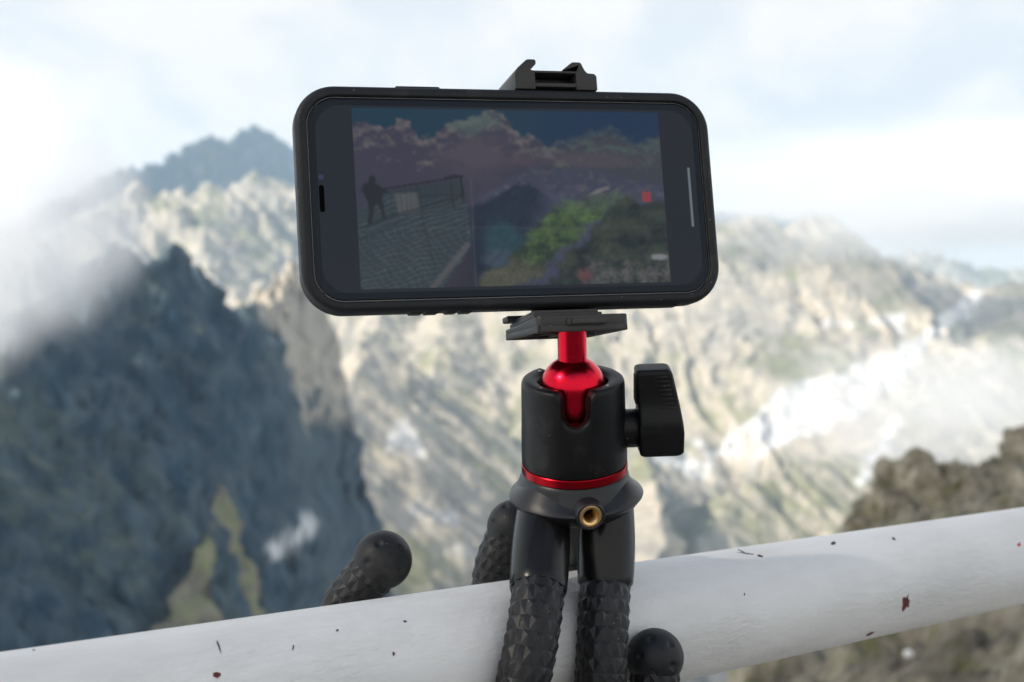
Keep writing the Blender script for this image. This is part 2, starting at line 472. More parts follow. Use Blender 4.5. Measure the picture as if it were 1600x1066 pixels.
jit = 15 * fbm(pu / 38.0, pv / 30.0, 5)
mid = sstep(900, 1100, Y) * (1 - sstep(2500, 2700, Y))
def blot(pts, w, soft=4, rng=mid):
    return (1 - sstep(w - soft, w + soft, seg_dist(pu, pv, pts) + jit)) * rng
sm = np.zeros(X.shape)
field = [(1116, 706), (1136, 676), (1184, 648), (1208, 614), (1256, 592), (1330, 576), (1368, 562), (1418, 536), (1450, 552), (1412, 596), (1370, 624), (1318, 660), (1250, 682), (1200, 712), (1150, 722)]
sm = np.maximum(sm, in_poly(pu + jit * .8, pv + jit * .6, field) * mid)
for pts, w in (([(1425, 552), (1478, 505), (1530, 462)], 10), ([(1404, 500), (1418, 556)], 8), ([(1342, 752), (1375, 705), (1402, 660)], 9), ([(1035, 716), (1100, 736)], 12), ([(1085, 690), (1110, 712)], 8),
               ([(478, 880), (560, 868), (650, 874), (740, 862), (800, 858)], 11), ([(655, 800), (705, 808)], 10), ([(1285, 503), (1340, 512), (1395, 494)], 4)):
    sm = np.maximum(sm, blot(pts, w))
nearA = sstep(230, 260, Y) * (1 - sstep(1500, 1600, Y))
sm = np.maximum(sm, blot([(428, 858), (455, 846), (484, 815)], 9, 4, nearA))
sc_ = blot([(612, 700), (632, 668), (650, 700)], 12, 6)
col = col * (1 - sc_[..., None]) + np.array([.68, .66, .62]) * sc_[..., None]
sm = sm * (0.55 + 0.45 * sstep(-0.35, 0.15, n_b + .6 * fbm(X / 12.0, Y / 12.0, 3)))
col = col * (1 - sm[..., None]) + snow * sm[..., None]

m_ter, nt, b = new_mat('mountain_rock')
N, L = nt.nodes, nt.links
at = N.new('ShaderNodeAttribute'); at.attribute_name = 'ground'
tc = N.new('ShaderNodeTexCoord')
nz = N.new('ShaderNodeTexNoise'); nz.inputs['Scale'].default_value = 0.09; nz.inputs['Detail'].default_value = 8; nz.inputs['Roughness'].default_value = 0.62
mp = N.new('ShaderNodeMapping'); mp.inputs['Scale'].default_value = (1, 1, 0.35)
L.new(tc.outputs['Object'], mp.inputs[0]); L.new(mp.outputs[0], nz.inputs['Vector'])
mr = N.new('ShaderNodeMapRange'); mr.inputs['From Min'].default_value = .3; mr.inputs['From Max'].default_value = .7; mr.inputs['To Min'].default_value = .72; mr.inputs['To Max'].default_value = 1.22
L.new(nz.outputs['Fac'], mr.inputs['Value'])
mx = N.new('ShaderNodeMix'); mx.data_type = 'RGBA'; mx.blend_type = 'MULTIPLY'; mx.inputs['Factor'].default_value = 1
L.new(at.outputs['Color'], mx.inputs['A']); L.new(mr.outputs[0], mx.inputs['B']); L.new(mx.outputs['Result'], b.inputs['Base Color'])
b.inputs['Roughness'].default_value = 0.92; b.inputs['Specular IOR Level'].default_value = 0.2

def grid_mesh(name, X, Y, Z, col, mat):
    nr, nc = X.shape
    co = np.stack([X, Y, Z], -1).reshape(-1, 3).astype(np.float32)
    i = np.arange(nr * nc).reshape(nr, nc)
    q = np.stack([i[:-1, :-1], i[:-1, 1:], i[1:, 1:], i[1:, :-1]], -1).reshape(-1, 4).astype(np.int32)
    me = bpy.data.meshes.new(name)
    me.vertices.add(len(co)); me.vertices.foreach_set('co', co.ravel())
    me.loops.add(q.size); me.loops.foreach_set('vertex_index', q.ravel())
    me.polygons.add(len(q)); me.polygons.foreach_set('loop_start', np.arange(0, q.size, 4, dtype=np.int32))
    me.update(calc_edges=True)
    if col is not None:
        a = me.attributes.new('ground', 'FLOAT_COLOR', 'POINT')
        rgba = np.concatenate([col.reshape(-1, 3), np.ones((len(co), 1))], 1).astype(np.float32)
        a.data.foreach_set('color', rgba.ravel())
    me.materials.append(mat)
    o = bpy.data.objects.new(name, me)
    COL.objects.link(o)
    return o
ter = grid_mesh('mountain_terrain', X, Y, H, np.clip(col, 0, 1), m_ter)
smooth(ter.data)
tag(ter, 'rocky alpine ridges and cliffs with old snow across the valley', kind='structure')

# ------------------------------------------------------------------ air between the mountains
def vol_mat(name, color, density, aniso=0.0):
    m = bpy.data.materials.new(name); m.use_nodes = True
    nt = m.node_tree; nt.nodes.clear()
    out = nt.nodes.new('ShaderNodeOutputMaterial')
    pv_ = nt.nodes.new('ShaderNodeVolumePrincipled')
    pv_.inputs['Color'].default_value = (*color, 1)
    pv_.inputs['Density'].default_value = density
    pv_.inputs['Anisotropy'].default_value = aniso
    nt.links.new(pv_.outputs[0], out.inputs['Volume'])
    return m, nt, pv_
m_haze, _, _ = vol_mat('haze_air', (0.56, 0.78, 1.0), 1.15e-4)
zlo, zhi = float(H.min()) - 3, float(max(H.max(), 30)) + 12
hx = 5200
hb = mesh_from('haze', [(x, y, z) for z in (zlo, zhi) for y in (-400, 6300) for x in (-hx, hx)],
               [[0, 1, 3, 2], [4, 6, 7, 5], [0, 4, 5, 1], [2, 3, 7, 6], [0, 2, 6, 4], [1, 5, 7, 3]], m_haze)
tag(hb, 'thin blue haze in the air between the mountains', 'haze', kind='stuff')

def cloud(name, center, radii, density, label, scale, off, lo=0.42, hi=0.62, color=(0.95, 0.965, 0.985), edge=(0.35, 1.0)):
    m, nt, pvn = vol_mat(name + '_vapour', color, 1.0, 0.0)
    N, L = nt.nodes, nt.links
    tc = N.new('ShaderNodeTexCoord')
    ln = N.new('ShaderNodeVectorMath'); ln.operation = 'LENGTH'
    L.new(tc.outputs['Object'], ln.inputs[0])
    nz = N.new('ShaderNodeTexNoise'); nz.inputs['Scale'].default_value = scale; nz.inputs['Detail'].default_value = 4; nz.inputs['Roughness'].default_value = 0.5
    mp = N.new('ShaderNodeMapping'); mp.inputs['Location'].default_value = off
    L.new(tc.outputs['Object'], mp.inputs[0]); L.new(mp.outputs[0], nz.inputs['Vector'])
    # noise shifts the fuzzy rim in and out
    mr = N.new('ShaderNodeMath'); mr.operation = 'MULTIPLY_ADD'; mr.inputs[1].default_value = -1.6; mr.inputs[2].default_value = 0.8
    L.new(nz.outputs['Fac'], mr.inputs[0])
    ad = N.new('ShaderNodeMath'); ad.operation = 'ADD'
    L.new(ln.outputs['Value'], ad.inputs[0]); L.new(mr.outputs[0], ad.inputs[1])
    rg = N.new('ShaderNodeMapRange'); rg.interpolation_type = 'SMOOTHSTEP'
    rg.inputs['From Min'].default_value = edge[0]; rg.inputs['From Max'].default_value = edge[1] 
    rg.inputs['To Min'].default_value = 1; rg.inputs['To Max'].default_value = 0
    L.new(ad.outputs[0], rg.inputs['Value'])
    # nothing left at the hull
    hl = N.new('ShaderNodeMapRange'); hl.interpolation_type = 'SMOOTHSTEP'
    hl.inputs['From Min'].default_value = 0.75; hl.inputs['From Max'].default_value = 0.98; hl.inputs['To Min'].default_value = 1; hl.inputs['To Max'].default_value = 0
    L.new(ln.outputs['Value'], hl.inputs['Value'])
    mu = N.new('ShaderNodeMath'); mu.operation = 'MULTIPLY'
    L.new(rg.outputs[0], mu.inputs[0]); L.new(hl.outputs[0], mu.inputs[1])
    m2 = N.new('ShaderNodeMath'); m2.operation = 'MULTIPLY'; m2.inputs[1].default_value = density
    L.new(mu.outputs[0], m2.inputs[0]); L.new(m2.outputs[0], pvn.inputs['Density'])
    me = bpy.data.meshes.new(name)
    bm = bmesh.new(); bmesh.ops.create_icosphere(bm, subdivisions=3, radius=1.0); bm.to_mesh(me); bm.free()
    me.materials.append(m)
    o = bpy.data.objects.new(name, me); COL.objects.link(o)
    o.location = center; o.scale = radii
    tag(o, label, 'cloud', kind='stuff')
    return o
# unseen vapour volume added toward the sun to dim its light on the rail
m_thin, _, _ = vol_mat('sun_dimming_vapour', (1, 1, 1), 1.7 / 110)
me = bpy.data.meshes.new('added_shade_volume')
bm = bmesh.new(); bmesh.ops.create_icosphere(bm, subdivisions=4, radius=1.0)
for v in bm.verts: v.co *= 1 + 0.18 * mnoise.fractal(v.co * 1.7, 1.0, 2.0, 4)
bm.to_mesh(me); bm.free(); me.materials.append(m_thin)
sc_o = bpy.data.objects.new('added_shade_volume', me); COL.objects.link(sc_o)
sc_o.location = TO_SUN * 320; sc_o.scale = (58, 58, 52)
tag(sc_o, 'unseen vapour volume added in front of the sun to soften the light on the rail', 'cloud', kind='stuff')
USE_CLOUDS = True
if USE_CLOUDS:
    cloud('cloud_bank', P(-20, 345, 440 * KA), (64 * KA, 48 * KA, 66 * KA), 0.075, 'white cloud bank spilling over the dark ridge at the left edge', 1.6, (2.2, 0.3, 1.1), edge=(0.3, 0.85))
    cloud('ridge_cloud', P(1480, 298, 2000), (640, 230, 140), 0.0100, 'pale cloud lying along the right hand ridge', 2.4, (5.2, 1.3, 0.1), edge=(0.0, 1.0))
    cloud('valley_mist', P(1500, 640, 1000), (210, 120, 70), 0.011, 'thin mist drifting over the slope behind the brown boulders', 1.9, (1.2, 4.3, 2.1), edge=(0.0, 1.0))
# ------------------------------------------------------------------ near ground: terrace, tower, rocks below the rail
def mm_frame(o, x, z):
    """frame with given origin, x axis and z axis (world)"""
    x = x.normalized(); z = (z - x * z.dot(x)).normalized(); y = z.cross(x)
    M = Matrix((x, y, z)).transposed().to_4x4(); M.translation = o
    return M
RK = 1.035
RA = CW(-136.8 * RK, -107.2 * RK, -342.0 * RK); RB = CW(260.0 * RK, -108.4 * RK, -650.0 * RK)
R_DIR = (RB - RA).normalized()
R_RR = 23.5 * RK
R_RAD = R_RR * 1e-3
R_UP = (CM.to_3x3() @ Vector((0, 1, 0))); R_UP = (R_UP - R_DIR * R_UP.dot(R_DIR)).normalized()
R_FRONT = R_DIR.cross(R_UP).normalized()
if R_FRONT.dot(CM.to_3x3() @ Vector((0, 0, 1))) < 0: R_FRONT = -R_FRONT
def RP(t, phi, rho):
    """t mm along the rail from RA, phi degrees from the front over the bottom to the back, rho mm from the axis"""
    a = rad(phi)
    return RA + R_DIR * (t * 1e-3) + (R_FRONT * math.cos(a) - R_UP * math.sin(a)) * (rho * 1e-3)

M_CONC = plain('grey_concrete', (0.17, 0.165, 0.155), 0.85, var=0.2, vscale=3.0, bump=0.3, bscale=60)
ra2 = RA + R_DIR * -14; rb2 = RA + R_DIR * 7
ed = Vector((R_FRONT.x, R_FRONT.y, 0)).normalized() * -0.12
tv = [Vector((ra2.x, ra2.y, 0)) + ed, Vector((rb2.x, rb2.y, 0)) + ed, Vector((rb2.x + 3, -14, 0)), Vector((-22, -14, 0))]
te = mesh_from('terrace', [v + Vector((0, 0, dz)) for dz in (0, -0.4) for v in tv], [[0, 1, 2, 3], [4, 7, 6, 5], [0, 4, 5, 1], [1, 5, 6, 2], [2, 6, 7, 3], [3, 7, 4, 0]], M_CONC)
tag(te, 'grey concrete viewing terrace under the rail', kind='structure')

m_rock, nt, b = new_mat('near_rock')
N, L = nt.nodes, nt.links
tc = N.new('ShaderNodeTexCoord')
n1 = N.new('ShaderNodeTexNoise'); n1.inputs['Scale'].default_value = 1.7; n1.inputs['Detail'].default_value = 9; n1.inputs['Roughness'].default_value = 0.66
n2 = N.new('ShaderNodeTexNoise'); n2.inputs['Scale'].default_value = 5.5; n2.inputs['Detail'].default_value = 6
L.new(tc.outputs['Object'], n1.inputs['Vector']); L.new(tc.outputs['Object'], n2.inputs['Vector'])
cr = N.new('ShaderNodeValToRGB')
for i, (p, c) in enumerate([(0.28, (0.06, 0.053, 0.042)), (0.45, (0.21, 0.19, 0.145)), (0.58, (0.36, 0.33, 0.255)), (0.74, (0.56, 0.52, 0.42))]):
    e = cr.color_ramp.elements[i] if i < 2 else cr.color_ramp.elements.new(p)
    e.position = p; e.color = (*c, 1)
L.new(n1.outputs['Fac'], cr.inputs[0])
mx = N.new('ShaderNodeMix'); mx.data_type = 'RGBA'
gr = N.new('ShaderNodeMapRange'); gr.inputs['From Min'].default_value = 0.52; gr.inputs['From Max'].default_value = 0.68; gr.inputs['To Max'].default_value = 0.6
L.new(n2.outputs['Fac'], gr.inputs['Value']); L.new(gr.outputs[0], mx.inputs['Factor'])
mx.inputs['B'].default_value = (0.15, 0.16, 0.06, 1)
L.new(cr.outputs[0], mx.inputs['A']); L.new(mx.outputs['Result'], b.inputs['Base Color'])
b.inputs['Roughness'].default_value = 0.95; b.inputs['Specular IOR Level'].default_value = 0.15
bp = N.new('ShaderNodeBump'); bp.inputs['Strength'].default_value = 0.9; bp.inputs['Distance'].default_value = 0.12
L.new(n1.outputs['Fac'], bp.inputs['Height']); L.new(bp.outputs[0], b.inputs['Normal'])
M_PALE = plain('pale_stone', (0.72, 0.72, 0.70), 0.8, var=0.1, vscale=8)

def rock_noise(p, s, seed):
    q = p * s + Vector((seed, seed * 1.7, -seed))
    return mnoise.fractal(q, 0.9, 2.1, 6) 
def boulder(name, center, radii, seed, label, rotz=0.0, sub=5, amp=0.28):
    bm = bmesh.new(); bmesh.ops.create_icosphere(bm, subdivisions=sub, radius=1.0)
    random.seed(seed)
    cuts = [(Vector((random.gauss(0, 1), random.gauss(0, 1), random.gauss(0, 1))).normalized(), 0.74 + 0.2 * random.random()) for k in range(9)]
    for v in bm.verts:
        p = v.co.normalized()
        # blocky: push towards a few flat cuts
        r = 1.0
        for n, cut in cuts:
            dd_ = p.dot(n)
            if dd_ > 0.2: r = min(r, cut / dd_)
        cell = mnoise.voronoi(p * 2.4 + Vector((seed, 0, 0)))[0]
        r += amp * 0.6 * rock_noise(p, 1.8, seed) - 0.5 * max(0, 0.22 - (cell[1] - cell[0])) + 0.11 * rock_noise(p, 5.0, seed + 3)
        v.co = Vector((p.x * radii[0], p.y * radii[1], p.z * radii[2])) * r
    me = bpy.data.meshes.new(name); bm.to_mesh(me); bm.free()
    me.materials.append(m_rock)
    o = bpy.data.objects.new(name, me); COL.objects.link(o)
    o.location = center; o.rotation_euler.z = rotz
    if label: tag(o, label, 'boulder', 'boulders beyond the rail')
    return o
# rocky slope on the right, falling away below the rail
def slope_z(x, y):
    pass
ns, ntt = 220, 240
S, T = np.meshgrid(np.linspace(0, 1, ns), np.linspace(0, 1, ntt))
# left border of the slope (nearest to the void) and far border, as places on the mountain side
lb = [P(1010, 1180, 5.0), P(1120, 1075, 7.0), P(1180, 1000, 9.5), P(1260, 900, 13.0), P(1335, 836, 17.0), P(1380, 800, 20.0), P(1400, 790, 22.0)]
rb = [P(2300, 1250, 4.2), P(2350, 1060, 7.0), P(2300, 950, 9.5), P(2250, 850, 13.0), P(2200, 780, 17.0), P(2200, 720, 20.0), P(2200, 700, 22.0)]
def samp(pts, t):
    tt = np.linspace(0, 1, len(pts)); a = np.array([tuple(p) for p in pts])
    return np.stack([np.interp(t, tt, a[:, k]) for k in range(3)], -1)
Lp = samp(lb, T); Rp = samp(rb, T)
G = Lp * (1 - S[..., None]) + Rp * S[..., None]
amp = 0.35 + 0.65 * sstep(0, .12, S)
G[..., 2] += amp * (0.75 * fbm(G[..., 0] * .45, G[..., 1] * .45, 6, .55) + 0.7 * (ridged(G[..., 0] * .7, G[..., 1] * .7, 5, .6) - .55)) + 0.3 * np.sin(S * 3.14)
G[..., 0] += 0.5 * fbm(G[..., 1] * .6 + 5, G[..., 2] * .6, 5)
# skirt dropping into the void on the left and far side
dropL = (1 - sstep(0, 0.05, S)) * 9 + sstep(0.93, 1.0, T) * 9
G[..., 2] -= dropL
sl = grid_mesh('rock_slope', G[..., 0], G[..., 1], G[..., 2], None, m_rock)
tag(sl, 'brown rocky slope falling away below the rail', kind='structure')
boulder('boulder', P(1445, 818, 19.0), (0.80, 1.0, 1.05), 3.1, 'tall brown boulder with a dark vertical crack above the rail', 0.4)
boulder('boulder', P(1545, 815, 19.5), (0.9, 1.0, 0.85), 8.4, 'lower brown boulder between the cracked one and the right edge', 1.3)
boulder('boulder', P(1650, 775, 20.0), (1.0, 1.2, 1.2), 5.6, 'brown boulder cut off by the right edge of the picture', 2.2)
boulder('boulder', P(1385, 842, 18.3), (0.62, 0.7, 0.72), 6.6, 'small dark boulder at the left foot of the cracked one', 0.2)
gp = np.einsum('ij,...j->...i', np.array(CM.inverted().to_3x3()), G - np.array(CM.translation))
gu = 800 + FPX * gp[..., 0] / -gp[..., 2]; gv = 533 - FPX * gp[..., 1] / -gp[..., 2]
gd = np.where(np.hypot(gu - 1420, gv - 1024) < 14, -gp[..., 2], 99).min()
if gd > 90: gd = 9.6
st = boulder('pale_stone', P(1420, 1022, float(gd) - 0.05), (0.0042 * float(gd), 0.004 * float(gd), 0.0037 * float(gd)), 2.2, None, 0, 3)
st.data.materials.clear(); st.data.materials.append(M_PALE)
tag(st, 'small white stone lying on the brown slope under the rail', 'stone')

# ------------------------------------------------------------------ white handrail
m_paint, nt, b = new_mat('white_paint')
N, L = nt.nodes, nt.links
tc = N.new('ShaderNodeTexCoord')
def tn(scale, detail, sv=(1, 1, 1), rough=.55, dist=0.0):
    mp = N.new('ShaderNodeMapping'); mp.inputs['Scale'].default_value = sv
    n = N.new('ShaderNodeTexNoise'); n.inputs['Scale'].default_value = scale; n.inputs['Detail'].default_value = detail; n.inputs['Roughness'].default_value = rough; n.inputs['Distortion'].default_value = dist
    L.new(tc.outputs['Object'], mp.inputs[0]); L.new(mp.outputs[0], n.inputs['Vector']); return n
dirt = tn(18, 8, (0.5, 1.3, 1.3), .62)
mr = N.new('ShaderNodeValToRGB')
mr.color_ramp.elements[0].position = .30; mr.color_ramp.elements[0].color = (.62, .605, .57, 1)
mr.color_ramp.elements[1].position = .62; mr.color_ramp.elements[1].color = (.78, .765, .73, 1)
L.new(dirt.outputs['Fac'], mr.inputs[0]); L.new(mr.outputs[0], b.inputs['Base Color'])
ro = N.new('ShaderNodeMapRange'); ro.inputs['To Min'].default_value = .28; ro.inputs['To Max'].default_value = .5
L.new(dirt.outputs['Fac'], ro.inputs['Value']); L.new(ro.outputs[0], b.inputs['Roughness'])
w1 = tn(60, 3, (0.28, 1, 1), .5, .6); w2 = tn(160, 5, (0.5, 1, 1), .6, 1.2)
ms = N.new('ShaderNodeMath'); ms.operation = 'MULTIPLY_ADD'; ms.inputs[1].default_value = .35
L.new(w2.outputs['Fac'], ms.inputs[0]); L.new(w1.outputs['Fac'], ms.inputs[2])
bp = N.new('ShaderNodeBump'); bp.inputs['Strength'].default_value = .75; bp.inputs['Distance'].default_value = .0011
w3 = tn(420, 6, (0.30, 1, 1), .65, .8); pm = tn(26, 4, (.6, 1, 1), .5)
pr_ = N.new('ShaderNodeMapRange'); pr_.inputs['From Min'].default_value = .42; pr_.inputs['From Max'].default_value = .66; pr_.inputs['To Min'].default_value = .08; pr_.inputs['To Max'].default_value = .9
L.new(pm.outputs['Fac'], pr_.inputs['Value'])
m3 = N.new('ShaderNodeMath'); m3.operation = 'MULTIPLY'; L.new(w3.outputs['Fac'], m3.inputs[0]); L.new(pr_.outputs[0], m3.inputs[1])
m4 = N.new('ShaderNodeMath'); m4.operation = 'ADD'; L.new(ms.outputs[0], m4.inputs[0]); L.new(m3.outputs[0], m4.inputs[1])
L.new(m4.outputs[0], bp.inputs['Height']); L.new(bp.outputs[0], b.inputs['Normal'])
M_CHIP = plain('red_primer', (0.11, 0.018, 0.014), 0.7, var=.3, vscale=400)
M_SPECK = plain('dark_scratch', (0.035, 0.035, 0.045), 0.7, var=.2, vscale=400)
M_CHIPR = plain('bright_red_spot', (0.45, 0.02, 0.03), 0.5)
RM = mm_frame(RA, R_DIR, R_UP)
rail = empty('handrail', Matrix.Translation((0, 0, 0)) @ RM)
mb = MB(RM)
mb.lathe([(0, -2600), (R_RR, -2600)] + [(R_RR, -2600 + 60 * k) for k in range(1, 100)] + [(R_RR, 3400), (0, 3400)], 96, axis='x')
mb.build('tube', m_paint, rail, auto=40)
for t in (-900, 1500):
    p = RA + R_DIR * (t * 1e-3)
    mbp = MB(Matrix.Translation((p.x, p.y, 0)))
    mbp.lathe([(45, 0.5), (45, 8), (22, 9), (22, (p.z - 0.015) * 1000)], 40, cap=(True, True))
    mbp.build('post', m_paint, rail, auto=40)
tag(rail, 'thick white painted metal handrail with red chips and scratches', 'handrail')

def on_rail(u, v):
    """where the sight line through (u, v) meets the tube: (t mm, phi deg)"""
    o = CM.translation; d = (P(u, v, 1.0) - o).normalized()
    w = o - RA
    dp = d - R_DIR * d.dot(R_DIR); wp = w - R_DIR * w.dot(R_DIR)
    A_, B_, C_ = dp.dot(dp), 2 * dp.dot(wp), wp.dot(wp) - R_RAD ** 2
    disc = B_ * B_ - 4 * A_ * C_
    if disc < 0: return None
    s = (-B_ - math.sqrt(disc)) / (2 * A_)
    q = o + d * s - RA
    t = q.dot(R_DIR); r = q - R_DIR * t
    return t * 1000, math.degrees(math.atan2(-r.dot(R_UP), r.dot(R_FRONT)))
def chip(u, v, w, h, ang, mat, name, seed, n=14, rough=.35):
    """flake with ragged outline lying on the paint, w x h picture units at its place"""
    c = on_rail(u, v)
    if c is None: return
    rnd = random.Random(seed)
    vs = []; 
    ring = []
    for k in range(n):
        a = 2 * math.pi * k / n
        f = 1 + rough * (rnd.random() - .5) * 2
        du, dv = math.cos(a) * w * .5 * f, math.sin(a) * h * .5 * f
        ca, sa = math.cos(rad(ang)), math.sin(rad(ang))
        q = on_rail(u + du * ca - dv * sa, v + du * sa + dv * ca)
        if q is None: return
        ring.append(q)
    def mk(q, rho): return RP(q[0], q[1], rho)
    top = [mk(q, R_RR + .10) for q in ring]; bot = [mk(q, R_RR - .15) for q in ring]
    vs = top + bot + [mk(c, R_RR + .12)]
    fs = [[k, (k + 1) % n, 2 * n] for k in range(n)] + [[k, n + k, n + (k + 1) % n, (k + 1) % n] for k in range(n)]
    mesh_from(name, vs, fs, mat, rail)
for i, (u, v, w, h, a, m, nm) in enumerate([
    (1415, 942, 11, 23, 12, M_CHIP, 'paint_chip'), (339, 1055, 13, 8, 8, M_CHIP, 'paint_chip'), (1360, 990, 15, 4, -20, M_CHIP, 'paint_chip'), (1302, 849, 8, 5, 0, M_SPECK, 'paint_chip'),
    (1187, 869, 11, 3, 8, M_SPECK, 'paint_chip'), (1396, 842, 7, 4, 35, M_SPECK, 'paint_chip'), (1592, 851, 5, 6, 0, M_CHIPR, 'paint_chip'), (1163, 929, 2.5, 4, 0, M_SPECK, 'paint_chip'),
    (342, 1010, 2.4, 19, -18, M_SPECK, 'scratch'), (1166, 865, 26, 1.3, 8, M_SPECK, 'scratch'), (1158, 861, 12, 1.2, 25, M_SPECK, 'scratch'), (53, 1016, 4, 1.5, 0, M_SPECK, 'paint_chip'),
    (633, 971, 5, 3, 10, M_SPECK, 'paint_chip'), (527, 985, 4, 3, 0, M_CHIP, 'paint_chip'), (615, 1022, 3.5, 6, 0, M_CHIP, 'paint_chip'), (458, 1012, 2, 8, 15, M_SPECK, 'scratch'),
    ]):
    chip(u, v, w, h, a, m, nm, 40 + i)
# ------------------------------------------------------------------ smartphone in its case
def cam_dir(v): return (CM.to_3x3() @ Vector(v)).normalized()
PC = CW(0.2, 49.1, -447.2)
px_, pz_ = cam_dir((0.96, 0.035, -0.278)), cam_dir((-0.0646, 0.993, -0.098))
PM = mm_frame(PC, px_, pz_)          # x right, y to the back, z up
if (PM.to_3x3() @ Vector((0, 1, 0))).dot(cam_dir((0, 0, -1))) < 0: raise ValueError('phone frame')
phone = empty('smartphone', PM)
tag(phone, 'smartphone in black rubber case held sideways, screen showing a mountain picture', 'smartphone')
PW, PH, PR = 75.0, 38.75, 14.0
def rrect(hw, hh, r, n=14):
    r = max(r, 0.3); out = []
    for cx, cz, a0 in ((hw - r, hh - r, 0), (-hw + r, hh - r, 90), (-hw + r, -hh + r, 180), (hw - r, -hh + r, 270)):
        for k in range(n + 1):
            a = rad(a0 + 90 * k / n); out.append((cx + r * math.cos(a), cz + r * math.sin(a)))
    return out
def rloft(name, prof, mat, parent, n=14, hw=PW, hh=PH, r=PR, cap0=False, cap1=False, auto=None, smooth_on=True):
    """prof: (inset, y)"""
    mb = MB(PM); vs = []; fs = []
    rings = []
    for ins, y in prof:
        ring = rrect(hw - ins, hh - ins, r - ins, n); rings.append(len(ring))
        vs += [(x, y, z) for x, z in ring]
    m = rings[0]
    for j in range(len(prof) - 1):
        for k in range(m):
            a, b_ = j * m + k, j * m + (k + 1) % m
            fs.append([a, b_, b_ + m, a + m])
    if cap0: fs.append(list(range(m)))
    if cap1: fs.append(list(range((len(prof) - 1) * m, len(prof) * m)))
    mb.add(vs, fs)
    return mb.build(name, mat, parent, smooth_on=smooth_on, auto=auto)
prof = []
for k in range(9):   # rounded front edge
    a = rad(90 * k / 8); prof.append((2.2 - 2.2 * math.sin(a), -5.2 + 2.6 * (1 - math.cos(a))))
prof = [(3.9, -2.0), (3.85, -4.5), (3.7, -4.9), (3.4, -5.15), (3.0, -5.2)] + prof
prof += [(0.0, 1.8)]
for k in range(1, 9):
    a = rad(90 * k / 8); prof.append((3.0 * (1 - math.cos(a)), 1.8 + 3.8 * math.sin(a)))
case = rloft('case', prof, M_CASE, phone, cap1=True, auto=40)
# raised button covers and the gripping notches along the edges
def edge_pad(name, x0, x1, top, h=0.75, y0=-2.6, y1=2.6, mat=M_CASE, par=None):
    mb = MB(PM)
    z0, z1 = (PH - 0.6, PH + h) if top else (-PH - h, -PH + 0.6)
    poly = [(x0, z0), (x0 + 1.0, z1), (x1 - 1.0, z1), (x1, z0)] if top else [(x0, z1), (x0 + .5, z0), (x1 - .5, z0), (x1, z1)]
    mb.prism(poly, 'y', y0, y1, bev=0.25)
    return mb.build(name, mat, par or case, auto=40)
edge_pad('side_button', -40.6, -23.6, True)
for x0, x1 in ((-39.5, -34.5), (-34.2, -29.0), (-27.0, -22.5), (-22.0, -17.2)):
    edge_pad('volume_button', x0, x1, False, h=0.5)
mb = MB(PM)
for k in range(44):     # fine ribs under the right half
    x = 26.5 + k * 0.72
    mb.box(x, x + .38, -3.4, 2.4, -PH - .42, -PH + .3)
mb.build('grip_ribs', M_CASE, case)
# phone body inside the case
rloft('frame', [(4.15, -1.0), (4.0, -3.2), (4.2, -3.95)], M_FRAME, phone, auto=50)
glass = rloft('front_glass', [(4.05, -3.4), (4.05, -3.85), (4.25, -4.15), (4.7, -4.3), (5.4, -4.34)], M_GLASS, phone, cap1=True, auto=60)
rloft('glass_edge', [(4.02, -3.7), (3.98, -4.02), (4.12, -4.17), (4.24, -4.22)], M_EDGE, glass)
mb = MB(PM); mb.prism([(x - 67.1, z * 1.0) for x, z in rrect(0.85, 4.6, 0.84, 6)], 'y', -4.42, -4.2)
mb.build('earpiece', plain('earpiece_mesh', (0.0015, 0.0015, 0.0015), 0.95, var=.5, vscale=2200, spec=0.05), phone)
mb = MB(PM); mb.lathe([(0.0, -4.40), (0.9, -4.40), (1.0, -4.36), (1.0, -4.3)], 24, axis='y', origin=(-67.0, 0, 7.3))
mb.build('front_camera', plain('camera_lens_blue', (0.008, 0.02, 0.07), 0.1), phone, auto=40)

# ---- the lit screen: a fine grid carrying the picture it shows
gx, gz = 420, 196
DW, DH, DR = 68.2, 31.9, 9.0
xs = np.linspace(-DW, DW, gx); zs = np.linspace(DH, -DH, gz)
SX, SZ = np.meshgrid(xs, zs)
ph_p = (SX + 55.6) / 111.1           # 0..1 across the shown picture
ph_q = (31.2 - SZ) / 62.4            # 0..1 down
# picture coordinates like the photo's own: x 550..1040, y 168..455
ix = 550 + 13 * ph_q + ph_p * (479 + 5 * ph_q); iy = 168 + 9 * ph_p + ph_q * (288 - 24 * ph_p)
def C3(r, g, b_): 
    c = np.array([r, g, b_]) / 255.0
    return np.where(c <= .04045, c / 12.92, ((c + .055) / 1.055) ** 2.4)
def lay(base, colr, mask): return base * (1 - mask[..., None]) + np.asarray(colr) * mask[..., None]
nA = fbm(ix / 42.0, iy / 30.0, 5); nB = fbm(ix / 14.0 + 5, iy / 12.0, 4); nC = fbm(ix / 5.0, iy / 5.0, 3); nD = fbm(ix / 90.0 + 3, iy / 60.0 + 2, 4)
img = np.ones(SX.shape + (3,)) * C3(24, 60, 86)
img = lay(img, C3(22, 52, 88), sstep(760, 900, ix))
img = lay(img, C3(52, 60, 88), sstep(215, 300, iy) * .8)
y_top = np.interp(ix, [550, 572, 596, 610, 622, 634, 648, 670, 690, 705, 735, 760, 768, 780, 792, 806, 826, 850, 880, 910, 950, 990, 1020, 1035, 1046], [192, 192, 204, 196, 184, 187, 212, 216, 196, 186, 184, 172, 174, 184, 200, 214, 210, 232, 224, 214, 206, 226, 222, 210, 208])
dep = iy - y_top - 11 * nB - 5 * nA
soft = np.interp(ix, [550, 820, 880, 1046], [2.0, 3.0, 9.0, 9.0])
